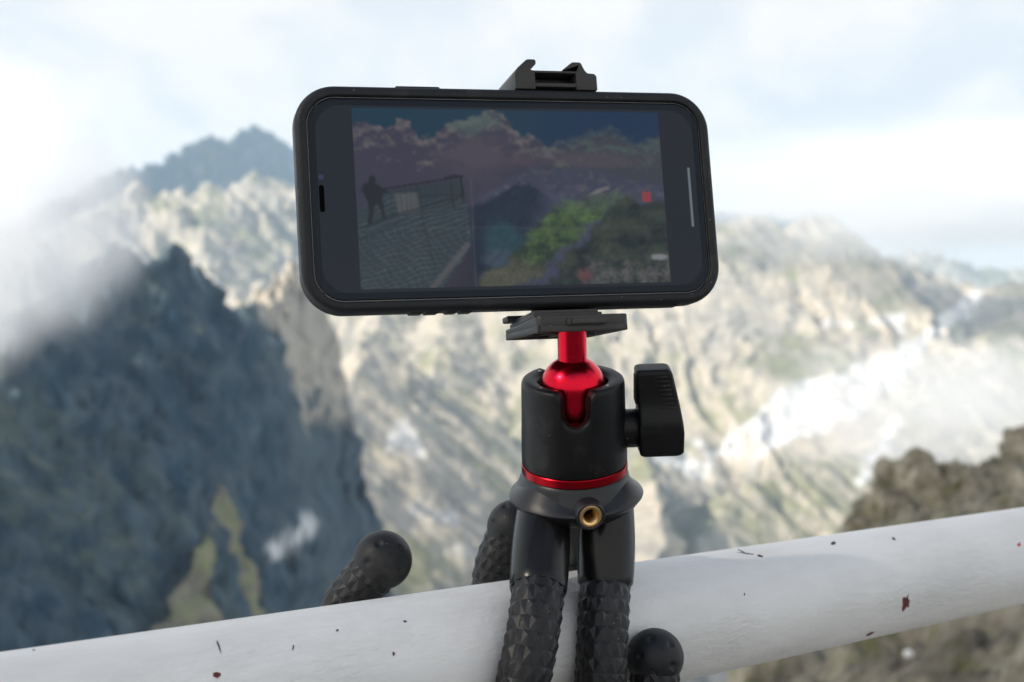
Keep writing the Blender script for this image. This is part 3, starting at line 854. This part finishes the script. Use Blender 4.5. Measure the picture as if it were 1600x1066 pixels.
cm_ = np.clip((dep + soft) / (2 * soft), 0, 1) * (0.8 + .2 * np.clip(1 + nA, 0, 1))
lump = fbm(ix / 26.0 + 1.5, iy / 22.0, 5, .55); lit_ = np.clip(.55 - dep / 60.0 + 1.1 * (lump - fbm(ix / 26.0 + 1.5, (iy + 7) / 22.0, 5, .55)) + .35 * lump, 0, 1)[..., None]
side_ = sstep(820, 900, ix)[..., None]
cA = C3(62, 60, 84) * (1 - lit_) + C3(98, 94, 100) * lit_
cB = C3(62, 66, 82) * (1 - lit_) + C3(72, 90, 94) * lit_
cc_ = cA * (1 - side_) + cB * side_
img = img * (1 - cm_[..., None]) + cc_ * cm_[..., None]
img = lay(img, C3(86, 76, 94), cm_ * (1 - sstep(.3, 1.1, np.hypot((ix - 735) / 70, (iy - 245) / 38) + .5 * nA)) * .6)
img = lay(img, C3(74, 104, 100), cm_ * (1 - sstep(.3, 1.1, np.hypot((ix - 725) / 60, (iy - 190) / 26) + .5 * nA)) * .55)
img = lay(img, C3(86, 74, 90), (1 - sstep(.3, 1.0, np.hypot((ix - 900) / 150, (iy - 252) / 16) + .5 * nA)) * .5)
# far peaks, valley, slopes
crest_y = np.interp(ix, [720, 760, 800, 830, 860, 900, 930, 960, 1000, 1045], [318, 300, 275, 262, 268, 262, 268, 274, 284, 292]) + 7 * nB
far_m = sstep(-2, 2, iy - crest_y) * sstep(715, 760, ix)
img = lay(img, C3(60, 66, 92), far_m * .85)
img = lay(img, C3(92, 86, 100), far_m * sstep(.05, .5, nB + .2 * nC) * (1 - sstep(300, 325, iy)) * .5)
vall = sstep(-4, 4, iy - np.interp(ix, [715, 760, 800, 830, 870], [330, 312, 288, 292, 330]) - 5 * nB) * (1 - sstep(820, 880, ix + .35 * (iy - 300))) * sstep(700, 740, ix)
img = lay(img, C3(32, 46, 70), vall * .95)
img = img * (1 + .22 * np.clip(ridged((ix + .5 * iy) / 16.0, (iy - .3 * ix) / 30.0, 4) - .5, -.6, .6) * sstep(280, 310, iy) * sstep(720, 740, ix))[..., None]
img = lay(img, C3(36, 74, 88), (1 - sstep(.4, 1.1, np.hypot((ix - 775) / 42, (iy - 380) / 40) + .4 * nA)) * .8)
img = lay(img, C3(62, 78, 98), (1 - sstep(.3, 1.0, np.hypot((ix - 768) / 40, (iy - 405) / 22) + .4 * nA)) * .7)
def soft_mask(m, n):
    m = m.astype(float)
    for _ in range(n):
        q_ = np.pad(m, 1, mode='edge'); m = (q_[:-2, 1:-1] + q_[2:, 1:-1] + q_[1:-1, :-2] + q_[1:-1, 2:] + m) / 5
    return m
wob = 10 * nA + 7 * nB
green = soft_mask(in_poly(ix + wob, iy + .8 * wob, [(872, 312), (905, 306), (945, 300), (990, 303), (945, 330), (908, 354), (892, 376), (860, 396), (846, 422), (812, 442), (760, 458), (736, 458), (748, 428), (784, 412), (802, 388), (826, 362), (850, 336)]), 8)
green = green * (.45 + .55 * sstep(305, 345, iy))
gcol = np.clip(.45 + .8 * fbm(ix / 30.0 + 4, iy / 20.0, 4) + .25 * nC - .006 * (iy - 345), 0, 1)[..., None]
img = img * (1 - green[..., None]) + (C3(44, 60, 60) * (1 - gcol) + C3(86, 116, 66) * gcol) * green[..., None]
bro = green * sstep(398, 440, iy + .25 * (840 - ix) + 8 * nB) * .85
img = lay(img, C3(92, 88, 80), bro * np.clip(.8 + .5 * nC, 0, 1))
dark = soft_mask(in_poly(ix + wob, iy + wob, [(1060, 316), (1005, 318), (975, 310), (962, 316), (935, 340), (912, 368), (880, 392), (862, 425), (826, 458), (1060, 458)]), 4)
dcol = np.clip(.4 + .8 * nA + .25 * nB + .1 * nC, 0, 1)[..., None]
img = img * (1 - dark[..., None]) + (C3(36, 48, 58) * (1 - dcol) + C3(66, 76, 70) * dcol) * dark[..., None]
img = lay(img, C3(96, 90, 100), dark * sstep(395, 430, iy + 14 * nB) * np.clip(.35 + .6 * nC + .8 * nB, 0, 1) * sstep(880, 930, ix))
img = lay(img, C3(112, 66, 74), (1 - sstep(.4, 1, np.hypot((ix - 905) / 16, (iy - 430) / 14) + .5 * nC)) * .6)
img = lay(img, C3(128, 130, 140), (1 - sstep(.5, .9, np.hypot((ix - 1028) / 22, (iy - 401) / 6) + .35 * nB)) * .8)
img = lay(img, C3(120, 112, 116), (1 - sstep(.5, .9, np.hypot((ix - 930) / 22, (iy - 300 + .35 * (ix - 930)) / 4.0) + .4 * nB)) * .7)
str_ = ridged((ix + .9 * iy) / 9.0, (iy - .6 * ix) / 40.0, 4, .6) - .55
img = img * (1 + .5 * str_ * sstep(285, 300, iy) * sstep(740, 760, ix))[..., None]
# viewing deck on the left with its railing, sign and a person leaning on it
deck = in_poly(ix, iy, [(540, 318), (563, 330), (603, 300), (715, 280), (722, 322), (728, 380), (690, 456), (540, 456)]).astype(float)
img = lay(img, C3(46, 62, 74), deck * .8)
board = sstep(.35, .9, np.sin((iy * .9 + ix * .28 + 6 * nA) * 0.95) + .5 * nC)
img = lay(img, C3(92, 112, 118), deck * board * sstep(300, 315, iy) * .30 * (.4 + .8 * np.clip(nA + .5, 0, 1)))
img = lay(img, C3(84, 100, 104), deck * sstep(.5, 1, np.sin((iy * .35 - ix * .42 + 5 * nA) * 1.1)) * sstep(352, 365, iy) * .22)
img = lay(img, C3(92, 90, 98), (1 - sstep(3, 6, seg_dist(ix, iy, [(668, 452), (722, 384)]))) * .6)
img = lay(img, C3(52, 50, 68), in_poly(ix, iy, [(680, 456), (724, 392), (742, 456)]) * .7)
sign = in_poly(ix, iy, [(612, 305), (646, 302), (650, 330), (618, 338)]).astype(float)
img = lay(img, C3(86, 88, 94), sign * (.8 + .3 * nC))
for a, wd, cc, k in (([(597, 297), (652, 288), (716, 277)], 1.0, C3(26, 30, 48), .9), ([(560, 302), (600, 297)], .8, C3(26, 30, 48), .7), ([(652, 309), (716, 305)], .8, C3(34, 40, 56), .8), ([(560, 360), (612, 338), (716, 307)], 1.2, C3(32, 38, 52), .7),
                     ([(696, 278), (702, 330)], .9, C3(30, 36, 52), .8), ([(712, 276), (717, 318)], 1.1, C3(30, 36, 52), .9), ([(646, 288), (654, 345), (672, 420)], .9, C3(40, 48, 60), .6), ([(728, 280), (734, 450)], .8, C3(92, 100, 112), .35), ([(558, 358), (1040, 356)], .7, C3(98, 108, 118), .16),
                     ([(556, 378), (620, 350)], 1.0, C3(36, 44, 58), .6), ([(690, 280), (704, 276), (712, 278)], 2.4, C3(34, 40, 56), .7)):
    img = lay(img, cc, (1 - sstep(wd * .6, wd * 1.5, seg_dist(ix, iy, a))) * k)
person = in_poly(584 + (ix - 581) * 1.22, 314 + (iy - 314) * 1.06, [(577, 276), (583, 273), (588, 276), (590, 282), (587, 286), (595, 290), (604, 298), (612, 300), (611, 303), (602, 303), (600, 312), (603, 328), (607, 345), (603, 349), (598, 333), (592, 320), (587, 324), (584, 338), (581, 353), (574, 353), (577, 335), (575, 318), (569, 308), (563, 296), (567, 288), (576, 285)])
img = np.where(person[..., None], C3(42, 44, 58), img)
for bx in np.arange(606, 720, 7.5):
    yb = np.interp(bx, [597, 652, 716], [297, 288, 277])
    img = lay(img, C3(40, 46, 60), (1 - sstep(.4, 1.0, seg_dist(ix, iy, [(bx, yb), (bx + 3, yb + 42)]))) * .45)
# record mark on the right of the view
img = np.where(((np.abs(ix - 1007.5) < 7.2) & (np.abs(iy - 308.5) < 8.2))[..., None], C3(150, 44, 62), img)
refl = C3(38, 42, 54)
for _ in range(2):
    pad = np.pad(img, ((1, 1), (1, 1), (0, 0)), mode='edge')
    img = (pad[:-2, 1:-1] + pad[2:, 1:-1] + pad[1:-1, :-2] + pad[1:-1, 2:] + 2 * img) / 6
lum_ = img.mean(-1, keepdims=True)
img = lum_ * .25 + img * .75
emis = np.clip(img - refl * .85, 0, 1) * .58
inside = (ph_p > 0) & (ph_p < 1) & (ph_q > 0.004) & (ph_q < .993)
emis = np.where(inside[..., None], emis + C3(12, 12, 14) * .6, C3(16, 16, 20) * np.ones(3))
# home bar
hb_ = (1 - sstep(.28, .42, np.abs(SX - 65.6))) * (np.abs(SZ) < 10.9)
emis = lay(emis, C3(88, 94, 98), hb_ * .9)
# rounded corners of the lit area
qx = np.abs(SX) - (DW - DR); qz = np.abs(SZ) - (DH - DR)
outc = (np.hypot(np.maximum(qx, 0), np.maximum(qz, 0)) > DR)
emis = np.where(outc[..., None], 0.0, emis)
m_scr, nt, b = new_mat('lit_screen')
N, L = nt.nodes, nt.links
at = N.new('ShaderNodeAttribute'); at.attribute_name = 'ground'
b.inputs['Base Color'].default_value = (0.006, 0.007, 0.009, 1)
b.inputs['Roughness'].default_value = 0.06
b.inputs['Specular IOR Level'].default_value = 0.29
b.inputs['Specular Tint'].default_value = (0.68, 0.82, 1.0, 1)
L.new(at.outputs['Color'], b.inputs['Emission Color']); b.inputs['Emission Strength'].default_value = 1.0
scr = grid_mesh('display', SX * 1e-3, np.full(SX.shape, -4.385e-3), SZ * 1e-3, emis, m_scr)
scr.parent = phone

# ------------------------------------------------------------------ flexible tripod with ball head and phone clamp
BALL = Vector((21.85, -18.0, -459.0))
t_up = Vector((-0.034, 0.9590, 0.2800)).normalized()
BASE = BALL - t_up * 30.0
TM = mm_frame(CW(*BASE), cam_dir((1, 0.034, 0)), cam_dir(t_up))      # x right, y back, z up; origin at the lower edge of the red ring
tri = empty('flexible_tripod', TM)
tag(tri, 'black flexible tripod with red ball head, legs wrapped round the white rail', 'tripod')

# -- clamp (lives in the phone's frame)
mb = MB(PM)
poly_base_l = [(2.6, 38.95), (2.6, 44.6), (3.2, 45.3), (3.6, 46.4), (7.0, 49.4), (7.6, 49.7), (10.2, 49.7), (10.6, 49.2), (10.6, 48.0), (8.0, 46.3), (9.0, 45.75), (10.0, 45.7), (10.0, 38.95)]
mb.prism(poly_base_l, 'y', -4.2, 20, bev=0.22)
poly_base_r = [(25.2, 38.95), (25.2, 45.7), (25.8, 45.9), (26.6, 47.9), (21.0, 46.0), (20.6, 46.3), (23.6, 48.6), (24.4, 49.0), (27.0, 49.0), (27.5, 48.6), (28.6, 46.2), (29.6, 45.1), (32.2, 44.9), (33.0, 44.0), (33.0, 38.95)]
mb.prism(poly_base_r, 'y', -4.2, 20, bev=0.18)
mb.box(9.8, 25.4, -4.0, 20, 44.95, 45.72, bev=.12)
mb.box(9.8, 25.4, -4.0, 20, 39.9, 41.3, bev=.2)
mb.box(9.8, 25.4, 4.5, 19.5, 39.2, 45.2)
clamp = mb.build('phone_clamp', M_PLASTIC, tri, auto=35)
mb = MB(PM); mb.box(8, 28, 6.2, 13.5, -43, 42, bev=.8)
mb.build('clamp_arm', M_PLASTIC, clamp, auto=35)
mb = MB(PM); mb.box(6, 30, 4.9, 6.6, -34, 34, bev=.5)
mb.build('back_pad', M_RUBBER, clamp, auto=35)
mb = MB(PM)
mb.box(0.2, 9.0, 17.0, 24.0, -40.6, -38.4, bev=.5)
mb.box(3.2, 26.4, -6.5, 22.0, -41.2, -39.75, bev=.35)
mb.box(2.8, 27.4, -7.5, 23.5, -42.4, -40.9, bev=.35)
mb.build('lower_jaw', M_PLASTIC, clamp, auto=35)
# quick release plate: hollow underneath with ribs
mb = MB(PM)
px0, px1, py0, py1 = 2.4, 35.2, -12.0, 29.5
out = [(px0 + 1.2, py0), (px1 - 1.2, py0), (px1, py0 + 1.2), (px1, py1 - 1.5), (px1 - 1.5, py1), (px0 + 1.5, py1), (px0, py1 - 1.5), (px0, py0 + 1.2)]
mb.prism(out, 'z', -46.0, -42.3, bev=.45)
for x0, x1, y0, y1 in ((px0, px0 + 1.6, py0 + 1, py1 - 1), (px1 - 1.6, px1, py0 + 1, py1 - 1), (px0 + 1, px1 - 1, py0 + .02, py0 + 1.8), (px0 + 1, px1 - 1, py1 - 1.8, py1 - .02)):
    mb.box(x0 + .03, x1 - .03, y0, y1, -48.0, -45.6, bev=.35)
for a in (30, 90, 150):
    ca, sa = math.cos(rad(a)), math.sin(rad(a))
    cx, cy_ = (px0 + px1) / 2, (py0 + py1) / 2
    L_ = 15.5 if a != 90 else 19.5
    q = [(cx + ca * L_ - sa * .55, cy_ + sa * L_ + ca * .55), (cx - ca * L_ - sa * .55, cy_ - sa * L_ + ca * .55), (cx - ca * L_ + sa * .55, cy_ - sa * L_ - ca * .55), (cx + ca * L_ + sa * .55, cy_ + sa * L_ - ca * .55)]
    mb.prism(q, 'z', -47.6, -45.9)
mb.box(14.2, 27.0, py0 - 1.6, py0 + .5, -45.6, -43.6, bev=.35)
mb.v = [(x, y, z + (1.9 * (y - py0) / (py1 - py0) if z < -44 else 0)) for x, y, z in mb.v]
plate = mb.build('quick_release_plate', M_PLASTIC, tri, auto=35)
mb = MB(PM); mb.box(12.6, 14.6, py0 - .9, py0 + .4, -45.8, -43.4, bev=.3)
mb.build('latch', M_PLASTIC, plate, auto=35)

# -- ball with stem
mb = MB(TM)
prof = []
for k in range(0, 40):
    a = rad(-80 + k * (80 + 61) / 39); prof.append((11.7 * math.cos(a), 31.4 + 11.7 * math.sin(a)))
prof = [(3.0, 20.6), (9.6, 20.8), (9.9, 21.3), (9.9, 22.4), (11.6, 22.6), (11.7, 23.0), (11.7, 27.0)] + [q for q in prof if q[1] > 30.5] + [(5.15, 42.2), (5.15, 53.2), (5.15, 54.2)]
mb.lathe(prof, 72, cap=(True, True))
mb.build('ball', M_RED, tri, auto=38)
# -- housing with a U slot front and a gap at the back
mb = MB(TM)
FR = rad(-90)
thetas = sorted(set([round(-180 + 360 * k / 220, 4) for k in range(220)]
                + [round(-90 + s * a, 4) for a in np.linspace(8, 24, 40) for s in (-1, 1)] + [round(108 + s * a, 4) for a in np.linspace(10, 30, 30) for s in (-1, 1)]))
def ztop(th):
    x = 18.6 * math.sin(rad(th + 90)) if abs(((th + 90 + 180) % 360) - 180) < 60 else 99
    z = 35.0
    if abs(x) < 8.5:
        ax = abs(x)
        if ax < 5.2: s = 27.4 - math.sqrt(max(0, 5.2 ** 2 - ax ** 2))
        elif ax < 5.6: s = 27.4 + (ax - 5.2) / .4 * 5.6
        else: s = 33.0 + 2.0 * math.sin(min(1, (ax - 5.6) / 2.4) * math.pi / 2)
        z = min(z, s)
    dth = abs(((th - 108 + 180) % 360) - 180)
    if dth < 22: z = min(z, 35 - 8.5 * min(1, (22 - dth) / 3.0))
    return z
nT = len(thetas); prof_n = None; vs = []; fs = []
for th in thetas:
    zt = ztop(th); c, s = math.cos(rad(th)), math.sin(rad(th))
    ring = [(13.5, 3.3), (18.9, 3.3), (19.15, 3.8), (19.2, 8), (19.0, 15), (18.75, min(22, zt - 4)), (18.55, zt - 2.2), (18.4, zt - 1.2), (18.05, zt - .45), (17.4, zt), (13.6, zt - .25), (12.8, zt - .8), (12.4, zt - 2), (12.4, 18.0), (0.01, 17.6)]
    prof_n = len(ring)
    vs += [(r * c, r * s, z) for r, z in ring]
for i in range(nT):
    j = (i + 1) % nT
    for k in range(prof_n - 1):
        fs.append([i * prof_n + k, j * prof_n + k, j * prof_n + k + 1, i * prof_n + k + 1])
mb.add(vs, fs)
house = mb.build('ball_housing', M_HEAD, tri, auto=42)
for th in (-140, -40, 60, 140):
    mb = MB(TM); c, s = math.cos(rad(th)), math.sin(rad(th))
    mb.lathe([(0, 35.05), (.55, 35.05), (.62, 34.7)], 16, origin=(15.2 * c, 15.2 * s, 0)); mb.build('pin', M_STEEL, house, auto=40)
mb = MB(TM); mb.lathe([(11.9, 18.2), (11.9, 19.2), (5.0, 19.2), (5, 18.2)], 48); mb.build('ball_seat', M_RED, house, auto=40)
mb = MB(TM); mb.lathe([(12, 0.0), (19.15, 0.0), (19.35, .25), (19.35, 2.9), (19.15, 3.15), (12, 3.2)], 96); mb.build('red_ring', M_REDRING, tri, auto=35)
# -- lobed collar under the ring
mb = MB(TM); nC_ = 240; vs = []; fs = []
FA = -90 + 9.5      # the threaded hole looks this way
rings = 0
for k in range(nC_):
    th = 360 * k / nC_; c, s = math.cos(rad(th)), math.sin(rad(th))
    lobe = 0.5 - 0.5 * math.cos(rad(3 * (th - FA)))          # 0 at the hole, 1 over each leg
    cr_ = 20.1 + 1.2 * (1 - lobe) ** 1.5 * 1.6; cz = -2.6 - 4.6 * (1 - lobe)
    hipr = 23.9 + 1.2 * lobe; hipz = -8.3 - .6 * (1 - lobe)
    ring = [(12, -.05), (18.7, -.05), (19.3, -.6), (19.7, -1.6), (cr_ - .25, cz + .25), (cr_ + .15, cz - .15), (cr_ + (hipr - cr_) * .55, cz + (hipz - cz) * .5), (hipr - .35, hipz + .7), (hipr, hipz), (hipr - .2, hipz - .7), (hipr - 2.2, hipz - 3.4), (hipr - 4.6, hipz - 5.6), (12, -14.8), (.01, -14.9)]
    rings = len(ring); vs += [(r * c, r * s, z) for r, z in ring]
for i in range(nC_):
    j = (i + 1) % nC_
    for k in range(rings - 1): fs.append([i * rings + k, j * rings + k, j * rings + k + 1, i * rings + k + 1])
cutc = Vector((22.5 * math.cos(rad(FA)), 22.5 * math.sin(rad(FA)), -8.0)); cutd = Vector((math.cos(rad(FA)), math.sin(rad(FA)), 0))
def near_hole(f):
    c_ = sum((Vector(vs[i]) for i in f), Vector()) / len(f) - cutc
    return c_.dot(cutd) > -9 and (c_ - cutd * c_.dot(cutd)).length < 3.4
fs = [f for f in fs if not near_hole(f)]
mb.add(vs, fs); collar = mb.build('leg_collar', M_COLLAR, tri, auto=30)
# threaded brass hole on its boss
bd = Vector((math.cos(rad(FA)), math.sin(rad(FA)), -0.02)).normalized()
BM = TM @ Matrix.Translation(Vector((bd.x, bd.y, 0)) * 0.0225 + Vector((0, 0, -0.0080))) @ Vector((0, 0, 1)).rotation_difference(bd).to_matrix().to_4x4()
mb = MB(BM); mb.lathe([(4.6, -5), (5.35, -3), (5.3, 2.0), (5.0, 2.55), (4.5, 2.75), (4.2, 2.6), (4.15, 1.9)], 56); mb.build('boss', M_COLLAR, collar, auto=38)
mb = MB(BM); n_ = 96; pr = []
vs = []; fs = []
zz = [(4.2, 1.9), (4.15, 2.25), (3.75, 2.45), (3.2, 2.35)] + [(2.75 + (.2 if k % 2 else -.14), 2.0 - k * .45) for k in range(18)]
for k in range(n_):
    a = 2 * math.pi * k / n_
    for j, (r, z) in enumerate(zz):
        r2 = r + (.13 * (1 if k % 4 < 2 else -1) if j in (0, 1) else 0)
        vs.append((r2 * math.cos(a), r2 * math.sin(a), z))
for i in range(n_):
    j = (i + 1) % n_
    for k in range(len(zz) - 1): fs.append([i * len(zz) + k, j * len(zz) + k, j * len(zz) + k + 1, i * len(zz) + k + 1])
mb.add(vs, fs); mb.build('threaded_insert', M_BRASS, collar, auto=40)
mb = MB(BM); mb.lathe([(0.01, -6.2), (3.2, -6.2), (3.2, -5.4)], 32); mb.build('hole_end', M_DARK, collar)

# -- locking knob
KZ = 15.2
mb = MB(TM)
mb.lathe([(7.0, 17), (7.0, 22.6), (6.7, 23.0), (6.7, 24)], 48, axis='x', origin=(0, 0, KZ)); 
neck = mb.build('knob_neck', M_HEAD, tri, auto=40)
mb = MB(TM)
zk = [6.5, 6.7, 7.2, 8.0, 9.5, 12, 15, 18, 20, 22, 24, 26, 29, 32, 34.5, 36.2, 37.3, 37.9, 38.15, 38.2]
def wing(z):
    x0 = np.interp(z, [6.5, 24, 26, 38], [23.1, 23.0, 22.6, 22.2]); x1 = np.interp(z, [6.5, 8, 16, 25, 36, 38], [38.2, 39.0, 39.2, 37.8, 35.4, 34.6])
    hd = np.interp(z, [6.5, 15, 18, 20, 22, 24, 26, 38], [8.3, 8.4, 8.3, 7.9, 7.0, 6.0, 5.4, 4.9])
    ins = 1.6 * (1 - math.sqrt(max(0, 1 - max(0, 1 - (z - 6.5) / 1.6) ** 2))) + 1.3 * (1 - math.sqrt(max(0, 1 - max(0, 1 - (38.2 - z) / 1.3) ** 2)))
    return x0 + ins, x1 - ins, hd - ins
nk = 0; vs = []; fs = []
for z in zk:
    x0, x1, hd = wing(z)
    ring = rrect((x1 - x0) / 2, hd, 1.5, 5); nk = len(ring)
    tilt = 0.10 * (z - 6.5) * 0 
    vs += [((x0 + x1) / 2 + a, b_, z) for a, b_ in ring]
for j_ in range(len(zk) - 1):
    for k in range(nk): fs.append([j_ * nk + k, j_ * nk + (k + 1) % nk, (j_ + 1) * nk + (k + 1) % nk, (j_ + 1) * nk + k])
fs.append(list(range(nk))); fs.append(list(range((len(zk) - 1) * nk, len(zk) * nk)))
mb.add(vs, fs)
def hdepth(x, z): return wing(z)[2]
knob = mb.build('locking_knob', M_HEAD, tri, auto=50)
mb = MB(TM)
mb.lathe([(0, 23.2), (8.15, 23.2), (8.5, 23.6), (8.5, 30), (0, 30)], 48, axis='x', origin=(0, 0, KZ)); mb.build('knob_barrel', M_HEAD, knob, auto=40)
for k in range(8):
    z = 36.0 - k * 1.62; w = 5.4 - .05 * k
    x1 = 33.6 + (36 - z) * .23
    mb = MB(TM); yy = -hdepth(0, z)
    mb.prism([(x1 - w, z - .06), (x1 - .2, z + .26), (x1 - .1, z - .28)], 'y', yy - .55, yy + .5, bev=.05, seg=1); mb.build('grip_rib', M_PLASTIC, knob, auto=35)
mb = MB(TM)
mb.prism([(-3.4, 25.5), (-2.6, 35.2), (2.6, 35.2), (3.4, 25.5)], 'x', 22.0, 23.2); mb.build('wing_recess_shade', M_DARK, knob)  # black slab on the wing's side: a recess's shade put in as colour

# -- legs
def spline(pts, n=16):
    out = []
    P_ = [pts[0] * 2 - pts[1]] + pts + [pts[-1] * 2 - pts[-2]]
    for i in range(1, len(P_) - 2):
        p0, p1, p2, p3 = P_[i - 1], P_[i], P_[i + 1], P_[i + 2]
        for k in range(n):
            t = k / n
            out.append(.5 * ((2 * p1) + (p2 - p0) * t + (2 * p0 - 5 * p1 + 4 * p2 - p3) * t * t + (3 * p1 - p0 - 3 * p2 + p3) * t ** 3))
    out.append(pts[-1]); return out
def resample(pts, step):
    L_ = [0.0]
    for a, b_ in zip(pts[:-1], pts[1:]): L_.append(L_[-1] + (b_ - a).length)
    n = max(2, int(round(L_[-1] / step))); out = []; j = 0
    for k in range(n + 1):
        s = L_[-1] * k / n
        while j < len(L_) - 2 and L_[j + 1] < s: j += 1
        t = (s - L_[j]) / max(1e-12, L_[j + 1] - L_[j]); out.append(pts[j].lerp(pts[j + 1], max(0, min(1, t))))
    return out
def frames(pts, ref):
    fr = []; up = ref
    for i, p in enumerate(pts):
        t = (pts[min(i + 1, len(pts) - 1)] - pts[max(i - 1, 0)]).normalized()
        up = (up - t * up.dot(t)).normalized(); fr.append((p, up.copy(), t.cross(up), t))
    return fr
def sweep(name, pts, radii, mat, parent, n=40, auto=35, ref=Vector((0.02, -1, 0.01))):
    fr = frames(pts, ref); vs = []; fs = []
    for (p, a, b_, t), r in zip(fr, radii):
        for k in range(n):
            th = 2 * math.pi * k / n; vs.append(p + (a * math.cos(th) + b_ * math.sin(th)) * r)
    for j in range(len(pts) - 1):
        for k in range(n):
            q, w = j * n + k, j * n + (k + 1) % n; fs.append([q, w, w + n, q + n])
    fs.append(list(range(n))); fs.append(list(range((len(pts) - 1) * n, len(pts) * n)))
    return mesh_from(name, vs, fs, mat, parent, auto=auto)
def studded(name, pts, r, mat, parent, ncol=14, row=0.0047, amp=0.0006, ref=Vector((0.02, -1, 0.01))):
    """rubber sleeve covered in rows of small pyramids, alternate rows shifted half a stud"""
    rp = resample(pts, row); fr = frames(rp, ref); m = 2 * ncol; vs = []; fs = []
    for p, a, b_, t in fr:
        for k in range(m):
            th = 2 * math.pi * k / m; vs.append(p + (a * math.cos(th) + b_ * math.sin(th)) * r)
    for j in range(len(rp) - 1):
        (p0, a0, b0, t0), (p1, a1, b1, t1) = fr[j], fr[j + 1]
        o = j % 2
        for c in range(ncol):
            k = 2 * c + o; th = 2 * math.pi * (k + 1) / m
            ap = p0.lerp(p1, .30) + ((a0 + a1).normalized() * math.cos(th) + (b0 + b1).normalized() * math.sin(th)) * (r + amp)
            vs.append(ap); ai = len(vs) - 1
            i0 = [j * m + (k + q) % m for q in range(3)]; i1 = [(j + 1) * m + (k + q) % m for q in range(3)]
            fs += [[i0[0], i0[1], ai], [i0[1], i0[2], ai], [i0[2], i1[2], ai], [i1[2], i1[1], ai], [i1[1], i1[0], ai], [i1[0], i0[0], ai]]
    fs.append([k for k in range(m)]); fs.append([(len(rp) - 1) * m + k for k in range(m)])
    return mesh_from(name, vs, fs, mat, parent)
def foot(name, c, r, pole, parent, holes):
    """round rubber foot with dimples round its pole"""
    z = pole.normalized(); x = z.orthogonal().normalized(); 
    want = CM.to_3x3() @ Vector((0, 1, 0)); x = (want - z * want.dot(z)).normalized(); y = z.cross(x)
    nL, nM = 56, 72; vs = []; fs = []
    ds = []
    for (pa, az) in holes:
        d = z * math.cos(rad(pa)) + (x * math.cos(rad(az)) + y * math.sin(rad(az))) * math.sin(rad(pa)); ds.append(d)
    for i in range(nL + 1):
        ph = math.pi * i / nL
        for k in range(nM):
            th = 2 * math.pi * k / nM
            d = z * math.cos(ph) + (x * math.cos(th) + y * math.sin(th)) * math.sin(ph)
            rr = r
            for h in ds:
                an = math.acos(max(-1, min(1, d.dot(h))))
                if an < .15: rr -= r * .085 * (1 - (an / .15) ** 2)
            vs.append(c + d * rr)
    for i in range(nL):
        for k in range(nM): fs.append([i * nM + k, i * nM + (k + 1) % nM, (i + 1) * nM + (k + 1) % nM, (i + 1) * nM + k])
    o = mesh_from(name, vs, fs, M_FOOT, parent, smooth_on=True)
    mbh = MB(Matrix.Translation(c)); 
    hd = (z * math.cos(rad(16)) + (x * math.cos(rad(-35)) + y * math.sin(rad(-35))) * math.sin(rad(16))).normalized()
    HM = Matrix.Translation(c + hd * (r * .985)) @ Vector((0, 0, 1)).rotation_difference(hd).to_matrix().to_4x4()
    mbh = MB(HM); mbh.lathe([(0, .16), (.7, .16), (.85, .05), (.85, -.4)], 20); mbh.build('foot_hole_shade', M_DARK, o)  # flat black disc: the shade inside a hole put in as colour
    return o
def tl(x, y, z): return TM @ Vector((x * 1e-3, y * 1e-3, z * 1e-3))
def leg(root, sock_end, path, foot_c, foot_r, pole, holes, ref=Vector((0.02, -1, 0.01))):
    sk = spline([root, root.lerp(sock_end, .5) + (root - sock_end).cross(Vector((1, 0, 0))).normalized() * 0.0, sock_end], 8)
    k_ = len(sk)
    radii = [0.0088 + 0.0016 * math.sin(math.pi * min(1, (i / (k_ - 1)) * .62 + .10)) for i in range(k_)]
    radii[-1] *= 1.0
    sk2 = sk + [sock_end + (sock_end - sk[-2]).normalized() * .0012]; radii2 = radii + [radii[-1] * .96]
    lg = studded('leg', spline(path, 14), 0.0088, M_RUBBER, tri, ref=ref)
    sweep('leg_socket', sk2, radii2, M_SOCKET, lg, ref=ref)
    foot('foot', foot_c, foot_r, pole, lg, holes)
    return lg
HOLES = [(38, 20), (38, 92), (38, 164), (38, 236), (38, 308)]
camv = lambda x, y, z: (CM.to_3x3() @ Vector((x, y, z))).normalized()
def RK_(t, phi, rho=34.4): return RP(t * RK, phi, rho)
# left front leg: down the face of the rail, under it and up behind to the far left
se = P(841, 919, .442)
f1 = P(598, 875, .474)
leg(tl(-11.6, -3.5, -11), se, [se + Vector((0, 0, .0005)), P(838, 950, .436), P(829, 1010, .4295), P(817, 1066, .426), RK_(151, 30), RK_(148, 62), RK_(142, 95), RK_(134, 130), RK_(128, 160), P(536, 962, .474), P(566, 915, .474), f1],
    f1, .0109, camv(.22, .12, .95), HOLES)
# right front leg: under the rail and up behind, close to the head
se = P(946, 909, .461)
f2 = P(803, 823, .508)
leg(tl(11.6, -3.5, -11), se, [se + Vector((0, 0, .0005)), P(944, 945, .455), P(941, 1005, .4495), P(938, 1066, .447), RK_(186, 32), RK_(187, 65), RK_(188, 100), RK_(189, 140), RK_(190, 170), P(771, 935, .508), P(778, 880, .509), f2],
    f2, .0107, camv(-.2, .35, .9), HOLES)
# rear leg: down behind the rail, under it, ending in front on the right
se = RK_(224, 232, 37)
f3 = P(1023.5, 1027, .464)
leg(tl(0, 12, -11), se, [se + Vector((0, 0, .0005)), RK_(226, 210, 35), RK_(227, 180), RK_(225, 145), RK_(221, 105), RK_(216, 65), P(1024, 1110, .462), P(1023, 1072, .463), f3],
    f3, .0104, camv(.0, .30, .95), HOLES, ref=Vector((1, 0.1, 0.05)))
